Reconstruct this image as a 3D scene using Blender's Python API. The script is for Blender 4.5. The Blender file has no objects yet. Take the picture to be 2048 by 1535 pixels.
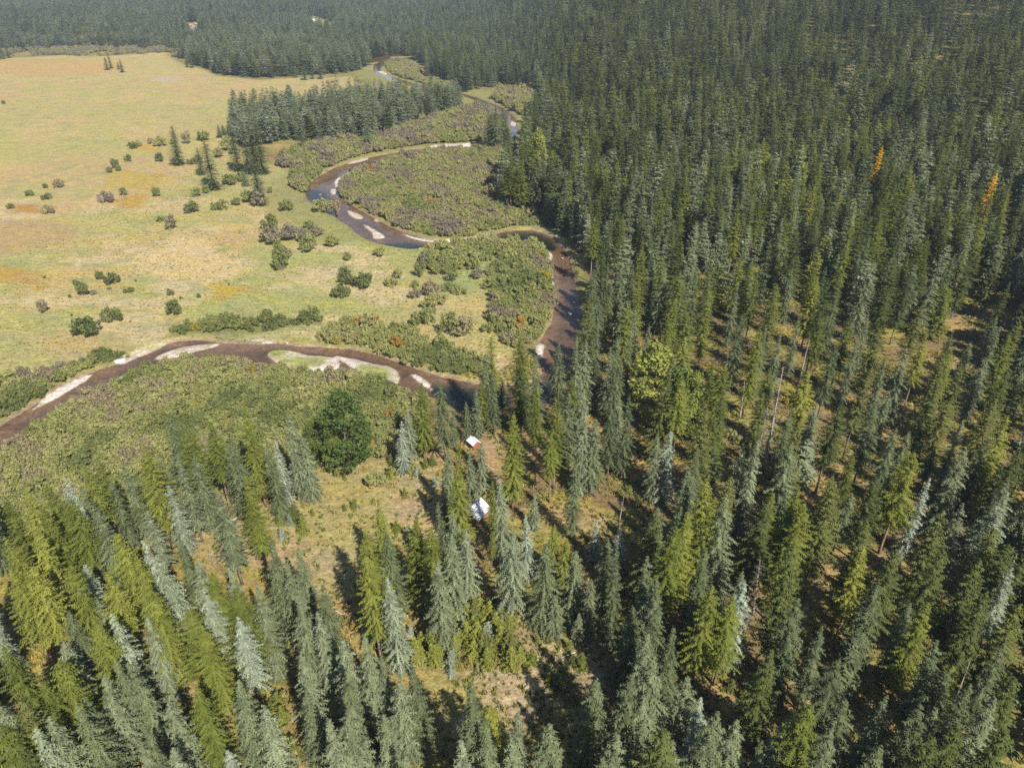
import bpy, math, random
import numpy as np
from mathutils import Vector, Matrix
R = math.radians
random.seed(7); rng = np.random.default_rng(11)
scene = bpy.context.scene
COL = scene.collection

# ------------------------------------------------------------------ camera, sky, sun, exposure
CAM_H, F_PX, PITCH, CX, CY = 110.0, 1422.0, R(29.8), 1024.0, 767.5
cd = bpy.data.cameras.new('camera'); cam = bpy.data.objects.new('camera', cd); COL.objects.link(cam)
cam.location = (0, 0, CAM_H); cam.rotation_euler = (R(90) - PITCH, 0, 0)
cd.sensor_width = 36.0; cd.sensor_fit = 'HORIZONTAL'; cd.lens = F_PX / 2048 * 36
cd.clip_start = 1.0; cd.clip_end = 20000
scene.camera = cam

SUN_EL = R(43); SUN_AZ = math.atan2(0.50, -0.87)          # compass angle of the sun, clockwise from +Y
wd = bpy.data.worlds.new('World'); scene.world = wd; wd.use_nodes = True
nt = wd.node_tree; nt.nodes.clear()
sky = nt.nodes.new('ShaderNodeTexSky'); sky.sky_type = 'NISHITA'; sky.sun_disc = False
sky.sun_elevation = SUN_EL; sky.sun_rotation = SUN_AZ; sky.altitude = 800; sky.air_density = 1.0; sky.dust_density = 0.6
bg = nt.nodes.new('ShaderNodeBackground'); bg.inputs['Strength'].default_value = 0.075
wo = nt.nodes.new('ShaderNodeOutputWorld')
nt.links.new(sky.outputs[0], bg.inputs[0]); nt.links.new(bg.outputs[0], wo.inputs[0])
sl = bpy.data.lights.new('sun', 'SUN'); sl.energy = 4.8; sl.angle = R(0.5); sl.color = (1.0, 0.965, 0.91)
sun = bpy.data.objects.new('sun', sl); COL.objects.link(sun)
sdir = Vector((math.sin(SUN_AZ) * math.cos(SUN_EL), math.cos(SUN_AZ) * math.cos(SUN_EL), math.sin(SUN_EL)))
sun.rotation_euler = (-sdir).to_track_quat('-Z', 'Y').to_euler(); sun.location = sdir * 500
vs = scene.view_settings; vs.view_transform = 'Standard'; vs.look = 'None'; vs.gamma = 1; vs.exposure = 0.66
vs.use_curve_mapping = False
cy = scene.cycles
cy.max_bounces = 6; cy.diffuse_bounces = 2; cy.glossy_bounces = 2; cy.transmission_bounces = 3
cy.transparent_max_bounces = 6; cy.volume_bounces = 0
cy.use_denoising = False; cy.use_adaptive_sampling = True; cy.adaptive_threshold = 0.015
scene.render.film_transparent = False

# ------------------------------------------------------------------ numeric helpers
def sstep(a, b, x):
    t = np.clip((x - a) / (b - a), 0, 1); return t * t * (3 - 2 * t)
def softplus(x, w):
    return w * np.logaddexp(0, np.clip(x / w, -40, 400))
def _h(ix, iy, s):
    n = (ix * 374761393 + iy * 668265263 + s * 1442695041).astype(np.int64) & 0x7fffffff
    n = ((n ^ (n >> 13)) * 1274126177) & 0x7fffffff
    return ((n ^ (n >> 16)) & 0xffff) / 65535.0
def vnoise(x, y, s=0):
    ix = np.floor(x).astype(np.int64); iy = np.floor(y).astype(np.int64)
    fx = x - ix; fy = y - iy; fx = fx * fx * (3 - 2 * fx); fy = fy * fy * (3 - 2 * fy)
    a = _h(ix, iy, s); b = _h(ix + 1, iy, s); c = _h(ix, iy + 1, s); d = _h(ix + 1, iy + 1, s)
    return (a + (b - a) * fx) * (1 - fy) + (c + (d - c) * fx) * fy
def fbm(x, y, sc, s=0, o=4):
    v = 0; a = .5; x = np.asarray(x, float) / sc; y = np.asarray(y, float) / sc
    for i in range(o):
        v = v + a * vnoise(x, y, s + i * 17); x = x * 2.03 + 5.1; y = y * 2.03 + 1.7; a *= .5
    return v / (1 - .5 ** o)                      # 0..1

def hill(x, y):
    """height of the land without the river cut"""
    x = np.asarray(x, float); y = np.asarray(y, float)
    u = x / np.maximum(y, 60); t = sstep(-.12, .14, u)
    y0 = 1490 + (500 - 1490) * t; s = .06 + .065 * t
    z = s * softplus(y - y0, 60)
    z = z + .115 * softplus(x - 140, 45) + .08 * softplus(-x - 1700, 80)
    z = z + (fbm(x, y, 260, 3) - .5) * 26 * sstep(900, 1600, y) + (fbm(x, y, 130, 9) - .5) * 14 * sstep(140, 330, x)
    z = np.where(z > 90, 90 + 200 * np.tanh((z - 90) / 200), z)
    return z + (fbm(x, y, 60, 5, 3) - .5) * .5

def rays(px, py):
    X = (np.asarray(px, float) - CX) / F_PX; Y = -(np.asarray(py, float) - CY) / F_PX
    return X, math.cos(PITCH) + Y * math.sin(PITCH), -math.sin(PITCH) + Y * math.cos(PITCH)
TS = np.geomspace(25, 5000, 900)
def hit(px, py, up=0.0):
    """where the view ray of a photo pixel meets the land raised by up metres"""
    dx, dy, dz = rays(px, py)
    X = dx * TS; Y = dy * TS; Z = CAM_H + dz * TS
    g = Z - hill(X, Y) - up
    i = int(np.argmax(g < 0)) if (g < 0).any() else len(TS) - 1
    i = max(i, 1); a = g[i - 1] / (g[i - 1] - g[i] + 1e-9); t = TS[i - 1] + (TS[i] - TS[i - 1]) * min(max(a, 0), 1)
    return float(dx * t), float(dy * t)
def project(x, y, z):
    x = np.asarray(x, float); y = np.asarray(y, float); dz = np.asarray(z, float) - CAM_H
    dep = y * math.cos(PITCH) - dz * math.sin(PITCH); v = y * math.sin(PITCH) + dz * math.cos(PITCH)
    dep = np.where(dep < 1, 1e-3, dep)
    return CX + F_PX * x / dep, CY - F_PX * v / dep, dep
def flat(pts):
    """photo outline on the level valley floor -> metres"""
    out = []
    for px, py in pts:
        dx, dy, dz = rays(px, py); t = CAM_H / -float(dz); out.append((float(dx) * t, float(dy) * t))
    return np.array(out)
def smooth_poly(P, n=2):
    for _ in range(n):
        Q = np.roll(P, -1, 0); P = np.stack([P * .75 + Q * .25, P * .25 + Q * .75], 1).reshape(-1, 2)
    return P
def sdist(P, x, y):
    """signed distance to polygon P, negative inside"""
    d = np.full(x.shape, 1e18); ins = np.zeros(x.shape, bool)
    x0, y0 = P.min(0) - 40; x1, y1 = P.max(0) + 40
    m = (x > x0) & (x < x1) & (y > y0) & (y < y1)
    xs = x[m]; ys = y[m]; dd = np.full(xs.shape, 1e18); ii = np.zeros(xs.shape, bool)
    for a, b in zip(P, np.roll(P, -1, 0)):
        e = b - a; l = e @ e + 1e-12
        t = np.clip(((xs - a[0]) * e[0] + (ys - a[1]) * e[1]) / l, 0, 1)
        dd = np.minimum(dd, (xs - a[0] - t * e[0]) ** 2 + (ys - a[1] - t * e[1]) ** 2)
        c = ((a[1] > ys) != (b[1] > ys)) & (xs < (b[0] - a[0]) * (ys - a[1]) / (b[1] - a[1] + 1e-12) + a[0])
        ii ^= c
    out = np.full(x.shape, 60.0); out[m] = np.where(ii, -np.sqrt(dd), np.sqrt(dd)); return out
def inside(P, x, y):
    P = np.asarray(P, float); ii = np.zeros(np.shape(x), bool)
    for a, b in zip(P, np.roll(P, -1, 0)):
        if a[1] == b[1]: continue
        ii ^= ((a[1] > y) != (b[1] > y)) & (x < (b[0] - a[0]) * (y - a[1]) / (b[1] - a[1]) + a[0])
    return ii

# ------------------------------------------------------------------ the plan of the place, outlines read from the photograph
RIVER = [
 [(-420,1170),(-200,1000),(0,845),(45,818),(90,792),(130,762),(185,738),(240,722),(265,705),(300,690),(340,680),(400,675),(440,681),(500,684),(560,683),(600,689),(650,690),(700,694),(760,706),(800,722),(850,738),(880,748),(920,755),(960,765),(1040,765),(1085,755),(1074,705),(1082,668),(1108,632),(1106,560),(1094,505),(1080,490),(1050,482),(1000,484),(900,492),(850,490),(830,497),(790,492),(745,482),(712,466),(698,450),(665,430),(628,410),(608,392),(611,370),(640,347),(690,324),(760,308),(850,293),(960,287),(1000,280),(1022,262),(1014,240),(990,222),(965,212),(950,200),(930,192),(880,185),(820,172),(785,160),(752,148),(744,136),(752,124),(790,116),(830,112),
  (832,115),(795,121),(768,129),(760,138),(768,147),(795,156),(830,166),(890,178),(945,190),(975,202),(1010,215),(1032,235),(1038,262),(1020,285),(975,294),(850,303),(790,313),(740,328),(695,345),(668,358),(672,378),(695,402),(742,430),(800,460),(870,479),(930,480),(985,466),(1020,457),(1075,457),(1112,474),(1134,500),(1146,530),(1156,580),(1166,640),(1156,690),(1128,745),(1120,790),(1080,815),(1000,825),(930,822),(900,808),(868,788),(835,795),(795,775),(740,752),(690,750),(620,742),(560,737),(500,727),(440,714),(380,713),(330,729),(260,747),(210,764),(170,790),(100,832),(60,860),(0,902),(-200,1060),(-420,1260)]]
BARS = [
 [(308,712),(330,700),(370,688),(420,683),(442,684),(425,692),(385,699),(350,711),(318,717)],
 [(210,762),(250,744),(300,728),(335,724),(332,732),(280,744),(225,766),(180,790)],
 [(48,822),(80,802),(110,775),(150,755),(185,741),(178,752),(135,778),(95,800),(60,818)],
 [(228,722),(262,703),(300,686),(335,680),(330,688),(290,704),(262,716),(240,726)],
 [(530,706),(545,695),(580,697),(620,708),(650,708),(676,714),(680,735),(640,742),(600,738),(570,735),(555,722)],
 [(560,684),(530,682),(480,677),(470,676),(520,679)],
 [(662,706),(700,712),(740,722),(775,728),(795,738),(802,748),(790,768),(770,752),(740,748),(712,745),(708,732),(690,722)],
 [(815,740),(835,745),(855,757),(870,780),(860,778),(840,762)],
 [(1086,500),(1098,498),(1106,505),(1102,520),(1106,545),(1108,575),(1102,560),(1092,530)],
 [(1072,700),(1082,680),(1090,690),(1082,720),(1072,725)],
 [(668,358),(690,345),(740,328),(745,330),(705,346),(682,362),(672,376)],
 [(662,374),(672,376),(670,388),(660,384)], [(636,385),(645,386),(640,389)],
 [(690,415),(715,424),(731,434),(712,436),(700,428)],
 [(722,442),(738,450),(770,468),(768,474),(744,476),(748,466),(735,456)],
 [(748,434),(760,440),(750,442)], [(652,414),(662,416),(655,418)], [(662,424),(671,425),(664,427)],
 [(795,461),(830,472),(870,478),(865,482),(830,477)], [(870,479),(920,478),(955,472),(950,477),(915,483)],
 [(850,293),(900,288),(968,286),(965,291),(900,293)], [(690,325),(740,312),(735,318),(700,326)],
 [(752,143),(762,140),(775,147),(770,149)], [(945,206),(970,209),(968,215),(948,211)], [(1022,240),(1034,244),(1030,252),(1020,248)]]
GREEN_BARS = [[(533,700),(545,693),(580,696),(622,708),(650,712),(640,728),(600,732),(562,722)], [(706,726),(745,726),(778,736),(786,748),(765,756),(725,750)], [(620,712),(655,716),(640,730),(600,728)]]
POOLS = [[(1000,470),(1020,460),(1075,460),(1108,478),(1112,500),(1090,490),(1050,478)], [(840,775),(880,760),(930,765),(1010,790),(1000,815),(930,815),(890,800)], [(1088,760),(1110,735),(1125,745),(1115,790),(1085,790)], [(615,372),(640,376),(660,395),(668,412),(640,408),(618,394)], [(760,482),(820,478),(850,486),(830,495),(800,490)], [(1138,590),(1155,600),(1158,630),(1145,620)]]
MEADOW = [(-3500,150),(-900,125),(0,113),(120,108),(240,111),(330,106),(370,132),(400,136),(440,152),(520,160),(610,154),(640,157),(700,152),(720,168),(690,192),(600,212),(480,222),(466,260),(470,300),(560,335),(590,345),(600,400),(625,412),(700,455),(760,490),(850,492),(960,490),(1060,485),(1092,505),(1106,560),(1106,632),(1080,668),(1000,745),(900,750),(760,705),(600,688),(400,674),(265,703),(130,760),(0,842),(-420,1160),(-2500,1600)]
CLEAR1 = [(385,1075),(430,1040),(520,985),(600,950),(660,925),(760,915),(840,905),(880,940),(900,1000),(900,1080),(880,1110),(840,1060),(800,1090),(740,1110),(700,1210),(640,1200),(560,1150),(480,1140),(420,1125)]
CLEAR2 = [(690,1250),(760,1180),(860,1230),(940,1180),(1040,1195),(1090,1260),(1200,1290),(1200,1350),(1110,1370),(1090,1430),(1000,1500),(930,1470),(880,1400),(780,1370),(690,1340)]
TRAIL = [(962,880),(985,880),(1005,930),(1015,975),(990,985),(975,930)]
WILLOW = {
 'river_bend': [(690,392),(682,372),(700,352),(745,335),(795,318),(850,307),(920,300),(1000,305),(1010,340),(995,400),(1005,425),(1060,430),(1080,448),(1020,453),(985,460),(930,474),(870,472),(800,453),(745,424)],
 'inside_curve': [(-420,1290),(-200,1090),(0,915),(60,872),(110,838),(175,798),(215,772),(265,755),(330,738),(380,722),(440,722),(500,735),(560,745),(620,752),(690,760),(740,762),(790,785),(830,805),(850,850),(850,900),(790,915),(700,915),(620,925),(540,970),(420,1020),(300,1050),(0,1075),(-300,1090)],
 'east_field': [(985,600),(975,560),(1000,520),(1020,498),(1075,497),(1092,520),(1102,560),(1104,625),(1075,665),(1060,700),(1015,690),(1000,660),(980,640)],
 'north_bank': [(650,668),(690,652),(745,648),(790,658),(850,682),(905,702),(960,722),(980,745),(920,750),(860,737),(800,716),(760,700),(700,688),(655,684)],
 'bank_row': [(335,672),(345,660),(400,648),(480,642),(560,638),(640,634),(640,646),(560,654),(500,668),(420,668),(380,670)],
 'upper_bank': [(565,310),(640,292),(760,278),(850,243),(925,222),(955,215),(1000,240),(1005,270),(965,283),(850,289),(760,302),(690,318),(640,340),(605,385),(585,375),(600,340),(560,332)],
 'stream_bend': [(1000,180),(1050,183),(1075,212),(1046,232),(1012,212),(985,200)],
 'far_stream': [(770,128),(800,122),(832,132),(845,160),(905,172),(905,182),(830,163),(785,148)],
 'low_bank': [(-420,1140),(-200,970),(0,785),(60,755),(130,742),(180,722),(235,706),(240,716),(180,734),(125,758),(85,786),(0,838),(-200,990)],
 'pool_side': [(842,520),(880,500),(950,492),(1050,482),(1085,500),(1060,512),(990,512),(930,535),(860,545)],
 'far_meadow_edge': [(-1500,135),(0,110),(240,109),(330,103),(385,128),(390,80),(330,50),(120,48),(0,58),(-1500,75)],
}
FOREST = {
 'right': [(812,112),(846,128),(850,152),(905,166),(925,188),(960,180),(1000,172),(1060,180),(1084,212),(1052,240),(1052,300),(1012,318),(1002,400),(1014,422),(1070,424),(1090,448),(1118,468),(1145,500),(1160,560),(1172,620),(1174,660),(1168,720),(1140,800),(1060,850),(930,850),(890,885),(945,915),(1000,870),(1020,960),(1030,1080),(1050,1190),(1120,1250),(1210,1290),(1230,1380),(1160,1480),(1080,1700),(1000,2500),(6000,2500),(9000,-1500),(812,-1500)],
 'front': [(-1500,1180),(-200,1110),(0,1090),(200,1080),(380,1070),(430,1140),(520,1180),(560,1260),(640,1340),(760,1390),(860,1430),(960,1520),(1050,1700),(1000,2500),(-1500,2500)],
 'far': [(-9000,160),(-900,118),(0,104),(120,98),(240,100),(330,96),(375,128),(405,134),(440,150),(520,157),(610,151),(690,148),(735,134),(745,116),(800,108),(830,104),(830,-1500),(-9000,-1500)],
 'stand': [(470,236),(560,226),(640,220),(700,208),(745,180),(790,172),(880,192),(925,205),(915,222),(850,240),(800,262),(740,282),(690,286),(640,288),(560,284),(500,300),(468,280)],
}
LISTED = [(890,840),(1180,840),(1330,1000),(1330,1250),(1150,1280),(930,1200)]     # every tree here is read from the photograph
GLADE = [(1225,730),(1380,730),(1420,930),(1240,910)]
YARD = [(370,46),(398,45),(399,70),(385,74),(374,66)]; HOUSE_PLOT = [(612,35),(638,34),(664,45),(676,54),(668,62),(640,60),(622,56)]
LAWN = [(632,46),(660,46),(672,56),(664,62),(640,56)]
PAD = [(372,48),(396,46),(396,62),(384,64),(372,56)]

# ------------------------------------------------------------------ materials
def mat(name):
    m = bpy.data.materials.new(name); m.use_nodes = True; m.node_tree.nodes.clear(); return m, m.node_tree
def N(t, kind, **kw):
    n = t.nodes.new('ShaderNode' + kind)
    for k, v in kw.items():
        if k in n.inputs: n.inputs[k].default_value = v
        else: setattr(n, k, v)
    return n
def ramp(t, stops):
    r = t.nodes.new('ShaderNodeValToRGB'); e = r.color_ramp.elements
    while len(e) < len(stops): e.new(.5)
    for q, (p, c) in zip(e, stops): q.position = p; q.color = (*c, 1)
    return r
def foliage(name, stops, trans=.28, vary=.38):
    m, t = mat(name); L = t.links.new
    a = N(t, 'Attribute', attribute_type='INSTANCER', attribute_name='tint'); r = ramp(t, stops); L(a.outputs['Fac'], r.inputs[0])
    s = N(t, 'Attribute', attribute_type='GEOMETRY', attribute_name='leaf')
    mr = N(t, 'MapRange'); mr.inputs['To Min'].default_value = 1 - vary; mr.inputs['To Max'].default_value = 1 + vary; L(s.outputs['Fac'], mr.inputs[0])
    mx = N(t, 'Mix', data_type='RGBA', blend_type='MULTIPLY'); mx.inputs[0].default_value = 1
    L(r.outputs[0], mx.inputs[6]); L(mr.outputs[0], mx.inputs[7])
    d = N(t, 'BsdfDiffuse'); tr = N(t, 'BsdfTranslucent'); g = N(t, 'MixShader'); g.inputs[0].default_value = trans
    L(mx.outputs[2], d.inputs[0]); L(mx.outputs[2], tr.inputs[0]); L(d.outputs[0], g.inputs[1]); L(tr.outputs[0], g.inputs[2])
    L(g.outputs[0], N(t, 'OutputMaterial').inputs[0]); return m
def plain(name, c1, c2, scale=3., rough=.85, metal=0., bump=.0, stretch=(1, 1, 1), spec=.3):
    m, t = mat(name); L = t.links.new
    tc = N(t, 'TexCoord'); mp = N(t, 'Mapping'); mp.inputs['Scale'].default_value = stretch; L(tc.outputs['Object'], mp.inputs[0])
    n = N(t, 'TexNoise', Scale=scale, Detail=5.); L(mp.outputs[0], n.inputs['Vector'])
    r = ramp(t, [(.3, c1), (.7, c2)]); L(n.outputs['Fac'], r.inputs[0])
    p = N(t, 'BsdfPrincipled', Roughness=rough, Metallic=metal); p.inputs['Specular IOR Level'].default_value = spec
    L(r.outputs[0], p.inputs['Base Color'])
    if bump:
        b = N(t, 'Bump', Strength=bump, Distance=.05); L(n.outputs['Fac'], b.inputs['Height']); L(b.outputs[0], p.inputs['Normal'])
    L(p.outputs[0], N(t, 'OutputMaterial').inputs[0]); return m
M = {}
M['spruce'] = foliage('spruce_needles', [(0, (.092, .112, .048)), (.35, (.158, .182, .088)), (.7, (.226, .252, .142)), (1, (.355, .400, .300))], .25, .45)
M['larch'] = foliage('larch_needles', [(0, (.100, .125, .030)), (.45, (.185, .205, .042)), (.9, (.290, .292, .060)), (.94, (.80, .46, .03)), (1, (.82, .52, .04))], .35)
M['fir'] = foliage('fir_needles', [(0, (.075, .095, .032)), (.5, (.120, .138, .042)), (1, (.195, .190, .055))], .25)
M['leaf'] = foliage('broad_leaves', [(0, (.085, .130, .040)), (.5, (.190, .230, .055)), (1, (.340, .345, .085))], .35)
M['willow'] = foliage('willow_leaves', [(0, (.160, .190, .070)), (.3, (.315, .330, .115)), (.55, (.420, .405, .155)), (.75, (.370, .310, .180)), (.88, (.275, .240, .185)), (.95, (.42, .36, .07)), (1, (.45, .24, .07))], .45, .24)
M['herb'] = foliage('herb_leaves', [(0, (.15, .18, .04)), (.4, (.26, .25, .06)), (.75, (.40, .31, .10)), (.93, (.46, .37, .07)), (1, (.60, .40, .04))], .3)
M['deadtwig'] = plain('dead_twigs', (.16, .13, .115), (.26, .22, .195), 4)
M['bark'] = plain('grey_brown_bark', (.13, .095, .07), (.26, .19, .145), 2.5, stretch=(3, 3, .6), bump=.5)
M['larchbark'] = plain('red_brown_bark', (.20, .12, .08), (.36, .24, .17), 2.5, stretch=(3, 3, .6), bump=.5)
M['deadwood'] = plain('weathered_wood', (.24, .20, .17), (.46, .40, .34), 2.5, stretch=(3, 3, .5), bump=.4)
M['palewood'] = plain('bleached_wood', (.48, .40, .31), (.66, .57, .46), 2.0, stretch=(3, 3, .5), bump=.3)
M['rock'] = plain('river_rock', (.30, .27, .24), (.55, .50, .45), 2.0, bump=.5)
M['metalroof'] = plain('pale_metal_roof', (.56, .58, .62), (.78, .79, .82), .9, rough=.42, metal=.0, spec=.6)
M['logwall'] = plain('stained_log_wall', (.22, .085, .045), (.36, .16, .09), 4)
M['dark'] = plain('dark_interior', (.02, .018, .016), (.035, .03, .028), 4)
M['whitewall'] = plain('white_painted_wall', (.68, .66, .62), (.80, .78, .75), 1)
M['glass'] = plain('window_glass', (.03, .035, .04), (.05, .055, .06), 1, rough=.1, spec=.6)
M['tarp'] = plain('blue_white_tarp', (.60, .66, .76), (.82, .86, .92), 1.2, rough=.5)
M['flue'] = plain('rusty_flue_pipe', (.12, .09, .08), (.26, .19, .16), 5)

def ground_material():
    m, t = mat('ground_cover'); L = t.links.new
    at = N(t, 'Attribute', attribute_name='soil'); ge = N(t, 'NewGeometry')
    n1 = N(t, 'TexNoise', Scale=.42, Detail=6., Roughness=.68); n2 = N(t, 'TexNoise', Scale=2.6, Detail=4., Roughness=.7)
    n3 = N(t, 'TexNoise', Scale=.09, Detail=4., Roughness=.6)
    mp = N(t, 'Mapping'); mp.inputs['Rotation'].default_value = (0, 0, .5); mp.inputs['Scale'].default_value = (.55, 1.5, 1)
    L(ge.outputs['Position'], mp.inputs[0])
    for n in (n1, n3): L(mp.outputs[0], n.inputs['Vector'])
    L(ge.outputs['Position'], n2.inputs['Vector'])
    def rng_(src, lo, hi, a=.25, b=.75):
        q = N(t, 'MapRange'); q.inputs[1].default_value = a; q.inputs[2].default_value = b; q.inputs[3].default_value = lo; q.inputs[4].default_value = hi
        L(src, q.inputs[0]); return q.outputs[0]
    def mul(a, b):
        q = N(t, 'Math', operation='MULTIPLY'); L(a, q.inputs[0]); L(b, q.inputs[1]); return q.outputs[0]
    n5 = N(t, 'TexNoise', Scale=1.05, Detail=5., Roughness=.75); L(ge.outputs['Position'], n5.inputs['Vector'])
    k = mul(rng_(n5.outputs['Fac'], .60, 1.40, .3, .7), mul(mul(rng_(n1.outputs['Fac'], .64, 1.36), rng_(n2.outputs['Fac'], .55, 1.45)), rng_(n3.outputs['Fac'], .88, 1.12)))
    hs = N(t, 'HueSaturation'); L(at.outputs['Color'], hs.inputs['Color'])
    L(rng_(n1.outputs['Color'], .485, .515), hs.inputs['Hue']); L(rng_(n3.outputs['Fac'], .85, 1.2), hs.inputs['Saturation'])
    mx = N(t, 'Mix', data_type='RGBA', blend_type='MULTIPLY'); mx.inputs[0].default_value = 1; L(hs.outputs[0], mx.inputs[6]); L(k, mx.inputs[7])
    p = N(t, 'BsdfDiffuse'); L(mx.outputs[2], p.inputs[0])
    ad = N(t, 'Math', operation='ADD'); L(n1.outputs['Fac'], ad.inputs[0]); L(n2.outputs['Fac'], ad.inputs[1])
    b = N(t, 'Bump', Strength=.7, Distance=.35); L(ad.outputs[0], b.inputs['Height']); L(b.outputs[0], p.inputs['Normal'])
    L(p.outputs[0], N(t, 'OutputMaterial').inputs[0]); return m
def water_material():
    m, t = mat('river_water'); L = t.links.new
    ge = N(t, 'NewGeometry'); n = N(t, 'TexNoise', Scale=.9, Detail=4.); L(ge.outputs['Position'], n.inputs['Vector'])
    b = N(t, 'Bump', Strength=.10, Distance=.12); L(n.outputs['Fac'], b.inputs['Height'])
    fr = N(t, 'Fresnel', IOR=1.34); L(b.outputs[0], fr.inputs['Normal'])
    gl = N(t, 'BsdfGlossy', Roughness=.06); L(b.outputs[0], gl.inputs['Normal']); gl.inputs[0].default_value = (.95, .95, .95, 1)
    tr = N(t, 'BsdfTransparent'); tr.inputs[0].default_value = (.88, .79, .68, 1)
    mx = N(t, 'MixShader'); L(fr.outputs[0], mx.inputs[0]); L(tr.outputs[0], mx.inputs[1]); L(gl.outputs[0], mx.inputs[2])
    L(mx.outputs[0], N(t, 'OutputMaterial').inputs[0]); return m
M['ground'] = ground_material(); M['water'] = water_material()

# ------------------------------------------------------------------ object helpers
def mesh_np(name, V, Fc, material, leaf=None, smooth=False):
    """V (n,3); Fc (m,k) all faces with the same number of corners"""
    V = np.asarray(V, np.float32); Fc = np.asarray(Fc, np.int32)
    me = bpy.data.meshes.new(name); m, k = Fc.shape
    me.vertices.add(len(V)); me.vertices.foreach_set('co', V.ravel())
    me.loops.add(m * k); me.loops.foreach_set('vertex_index', Fc.ravel())
    me.polygons.add(m); me.polygons.foreach_set('loop_start', np.arange(0, m * k, k, dtype=np.int32))
    if smooth: me.polygons.foreach_set('use_smooth', np.ones(m, bool))
    me.materials.append(material)
    if leaf is not None:
        a = me.attributes.new('leaf', 'FLOAT', 'FACE'); a.data.foreach_set('value', np.asarray(leaf, np.float32))
    me.update(calc_edges=True); return me
def mesh_py(name, V, Fc, material, smooth=False):
    me = bpy.data.meshes.new(name); me.from_pydata([tuple(v) for v in V], [], Fc); me.materials.append(material)
    if smooth: me.polygons.foreach_set('use_smooth', np.ones(len(me.polygons), bool))
    me.update(); return me
def link(name, me, parent=None, loc=(0, 0, 0), rot=(0, 0, 0)):
    o = bpy.data.objects.new(name, me); COL.objects.link(o); o.location = loc; o.rotation_euler = rot
    if parent is not None: o.parent = parent
    return o
def tag(o, label, cat=None, group=None, kind=None):
    o['label'] = label
    if cat: o['category'] = cat
    if group: o['group'] = group
    if kind: o['kind'] = kind
    return o
def thing(name, label, cat, loc=(0, 0, 0), rot=(0, 0, 0), group=None):
    return tag(link(name, None, None, loc, rot), label, cat, group)
def tube(path, rad, n=6, cap=True):
    """tapered tube along a list of points"""
    V = []; Fc = []; P = [Vector(p) for p in path]
    for i, p in enumerate(P):
        d = (P[min(i + 1, len(P) - 1)] - P[max(i - 1, 0)]).normalized()
        a = d.cross(Vector((1, 0, 0)) if abs(d.x) < .8 else Vector((0, 1, 0))).normalized(); b = d.cross(a)
        for k in range(n):
            t = 2 * math.pi * k / n; V.append(p + (a * math.cos(t) + b * math.sin(t)) * rad[i])
    for i in range(len(P) - 1):
        for k in range(n):
            Fc.append((i * n + k, i * n + (k + 1) % n, (i + 1) * n + (k + 1) % n, (i + 1) * n + k))
    if cap: Fc.append(tuple(range(n))[::-1]); Fc.append(tuple((len(P) - 1) * n + k for k in range(n)))
    return V, Fc
def join(parts):
    V = []; Fc = []
    for v, f in parts:
        o = len(V); V += [tuple(q) for q in v]; Fc += [tuple(i + o for i in q) for q in f]
    return V, Fc
def box(x0, x1, y0, y1, z0, z1):
    V = [(x, y, z) for z in (z0, z1) for y in (y0, y1) for x in (x0, x1)]
    return V, [(0, 2, 3, 1), (4, 5, 7, 6), (0, 1, 5, 4), (2, 6, 7, 3), (0, 4, 6, 2), (1, 3, 7, 5)]

# ------------------------------------------------------------------ terrain and river
def spaced(segs):
    out = [segs[0][0]]
    for a, b, h0, h1 in segs:
        x = a
        while x < b - 1e-6:
            f = (x - a) / (b - a); x = min(b, x + h0 + (h1 - h0) * f); out.append(x)
    return np.array(out)
gx = spaced([(-5200, -1500, 400, 60), (-1500, -500, 60, 6), (-500, -190, 6, 1.6), (-190, -150, 1.6, 1.0), (-150, 75, 1.0, 1.0), (75, 200, 1.0, 3), (200, 700, 3, 20), (700, 4000, 20, 400)])
gy = spaced([(-300, 40, 30, 1.5), (40, 80, 1.5, 1.0), (80, 300, 1.0, 1.0), (300, 620, 1.0, 2.0), (620, 1200, 2.0, 3.5), (1200, 2200, 3.5, 30), (2200, 7000, 30, 400)])
X, Y = np.meshgrid(gx, gy); x = X.ravel(); y = Y.ravel()
z = hill(x, y)
wig = (fbm(x, y, 5, 21, 3) - .5) * 2.2
RIV = [smooth_poly(flat(p), 1) for p in RIVER]; BAR = [smooth_poly(flat(p), 2) for p in BARS]; GBAR = [smooth_poly(flat(p), 2) for p in GREEN_BARS]
POOL = [smooth_poly(flat(p), 2) for p in POOLS]
dr = np.minimum.reduce([sdist(p, x, y) for p in RIV]) + wig * .35
db = np.minimum.reduce([sdist(p, x, y) for p in BAR]) + wig * .45
dp = np.minimum.reduce([sdist(p, x, y) for p in POOL]) + wig
dg = np.minimum.reduce([sdist(p, x, y) for p in GBAR]) + wig
WATER_Z = -.75
inr = dr < 1.6
bed = WATER_Z - np.clip(-dr * .22, 0, .8) - np.clip(-dp * .5, 0, 1.6)
bank = np.clip((dr + .2) / 1.5, 0, 1)
zr = np.where(dr < 0, bed, WATER_Z + (z - WATER_Z) * bank)
barz = WATER_Z + .04 + np.clip(-db * .10, 0, .28)
zr = np.where(db < 0, np.maximum(zr, barz), zr)
zr = np.where((db >= 0) & (db < 2) & (dr < 0), np.maximum(zr, WATER_Z - db * .2), zr)
z = np.where(dr < 1.6, np.minimum(zr, np.where(db < 0, barz, zr)), z)
GZ = z.reshape(X.shape)
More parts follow.
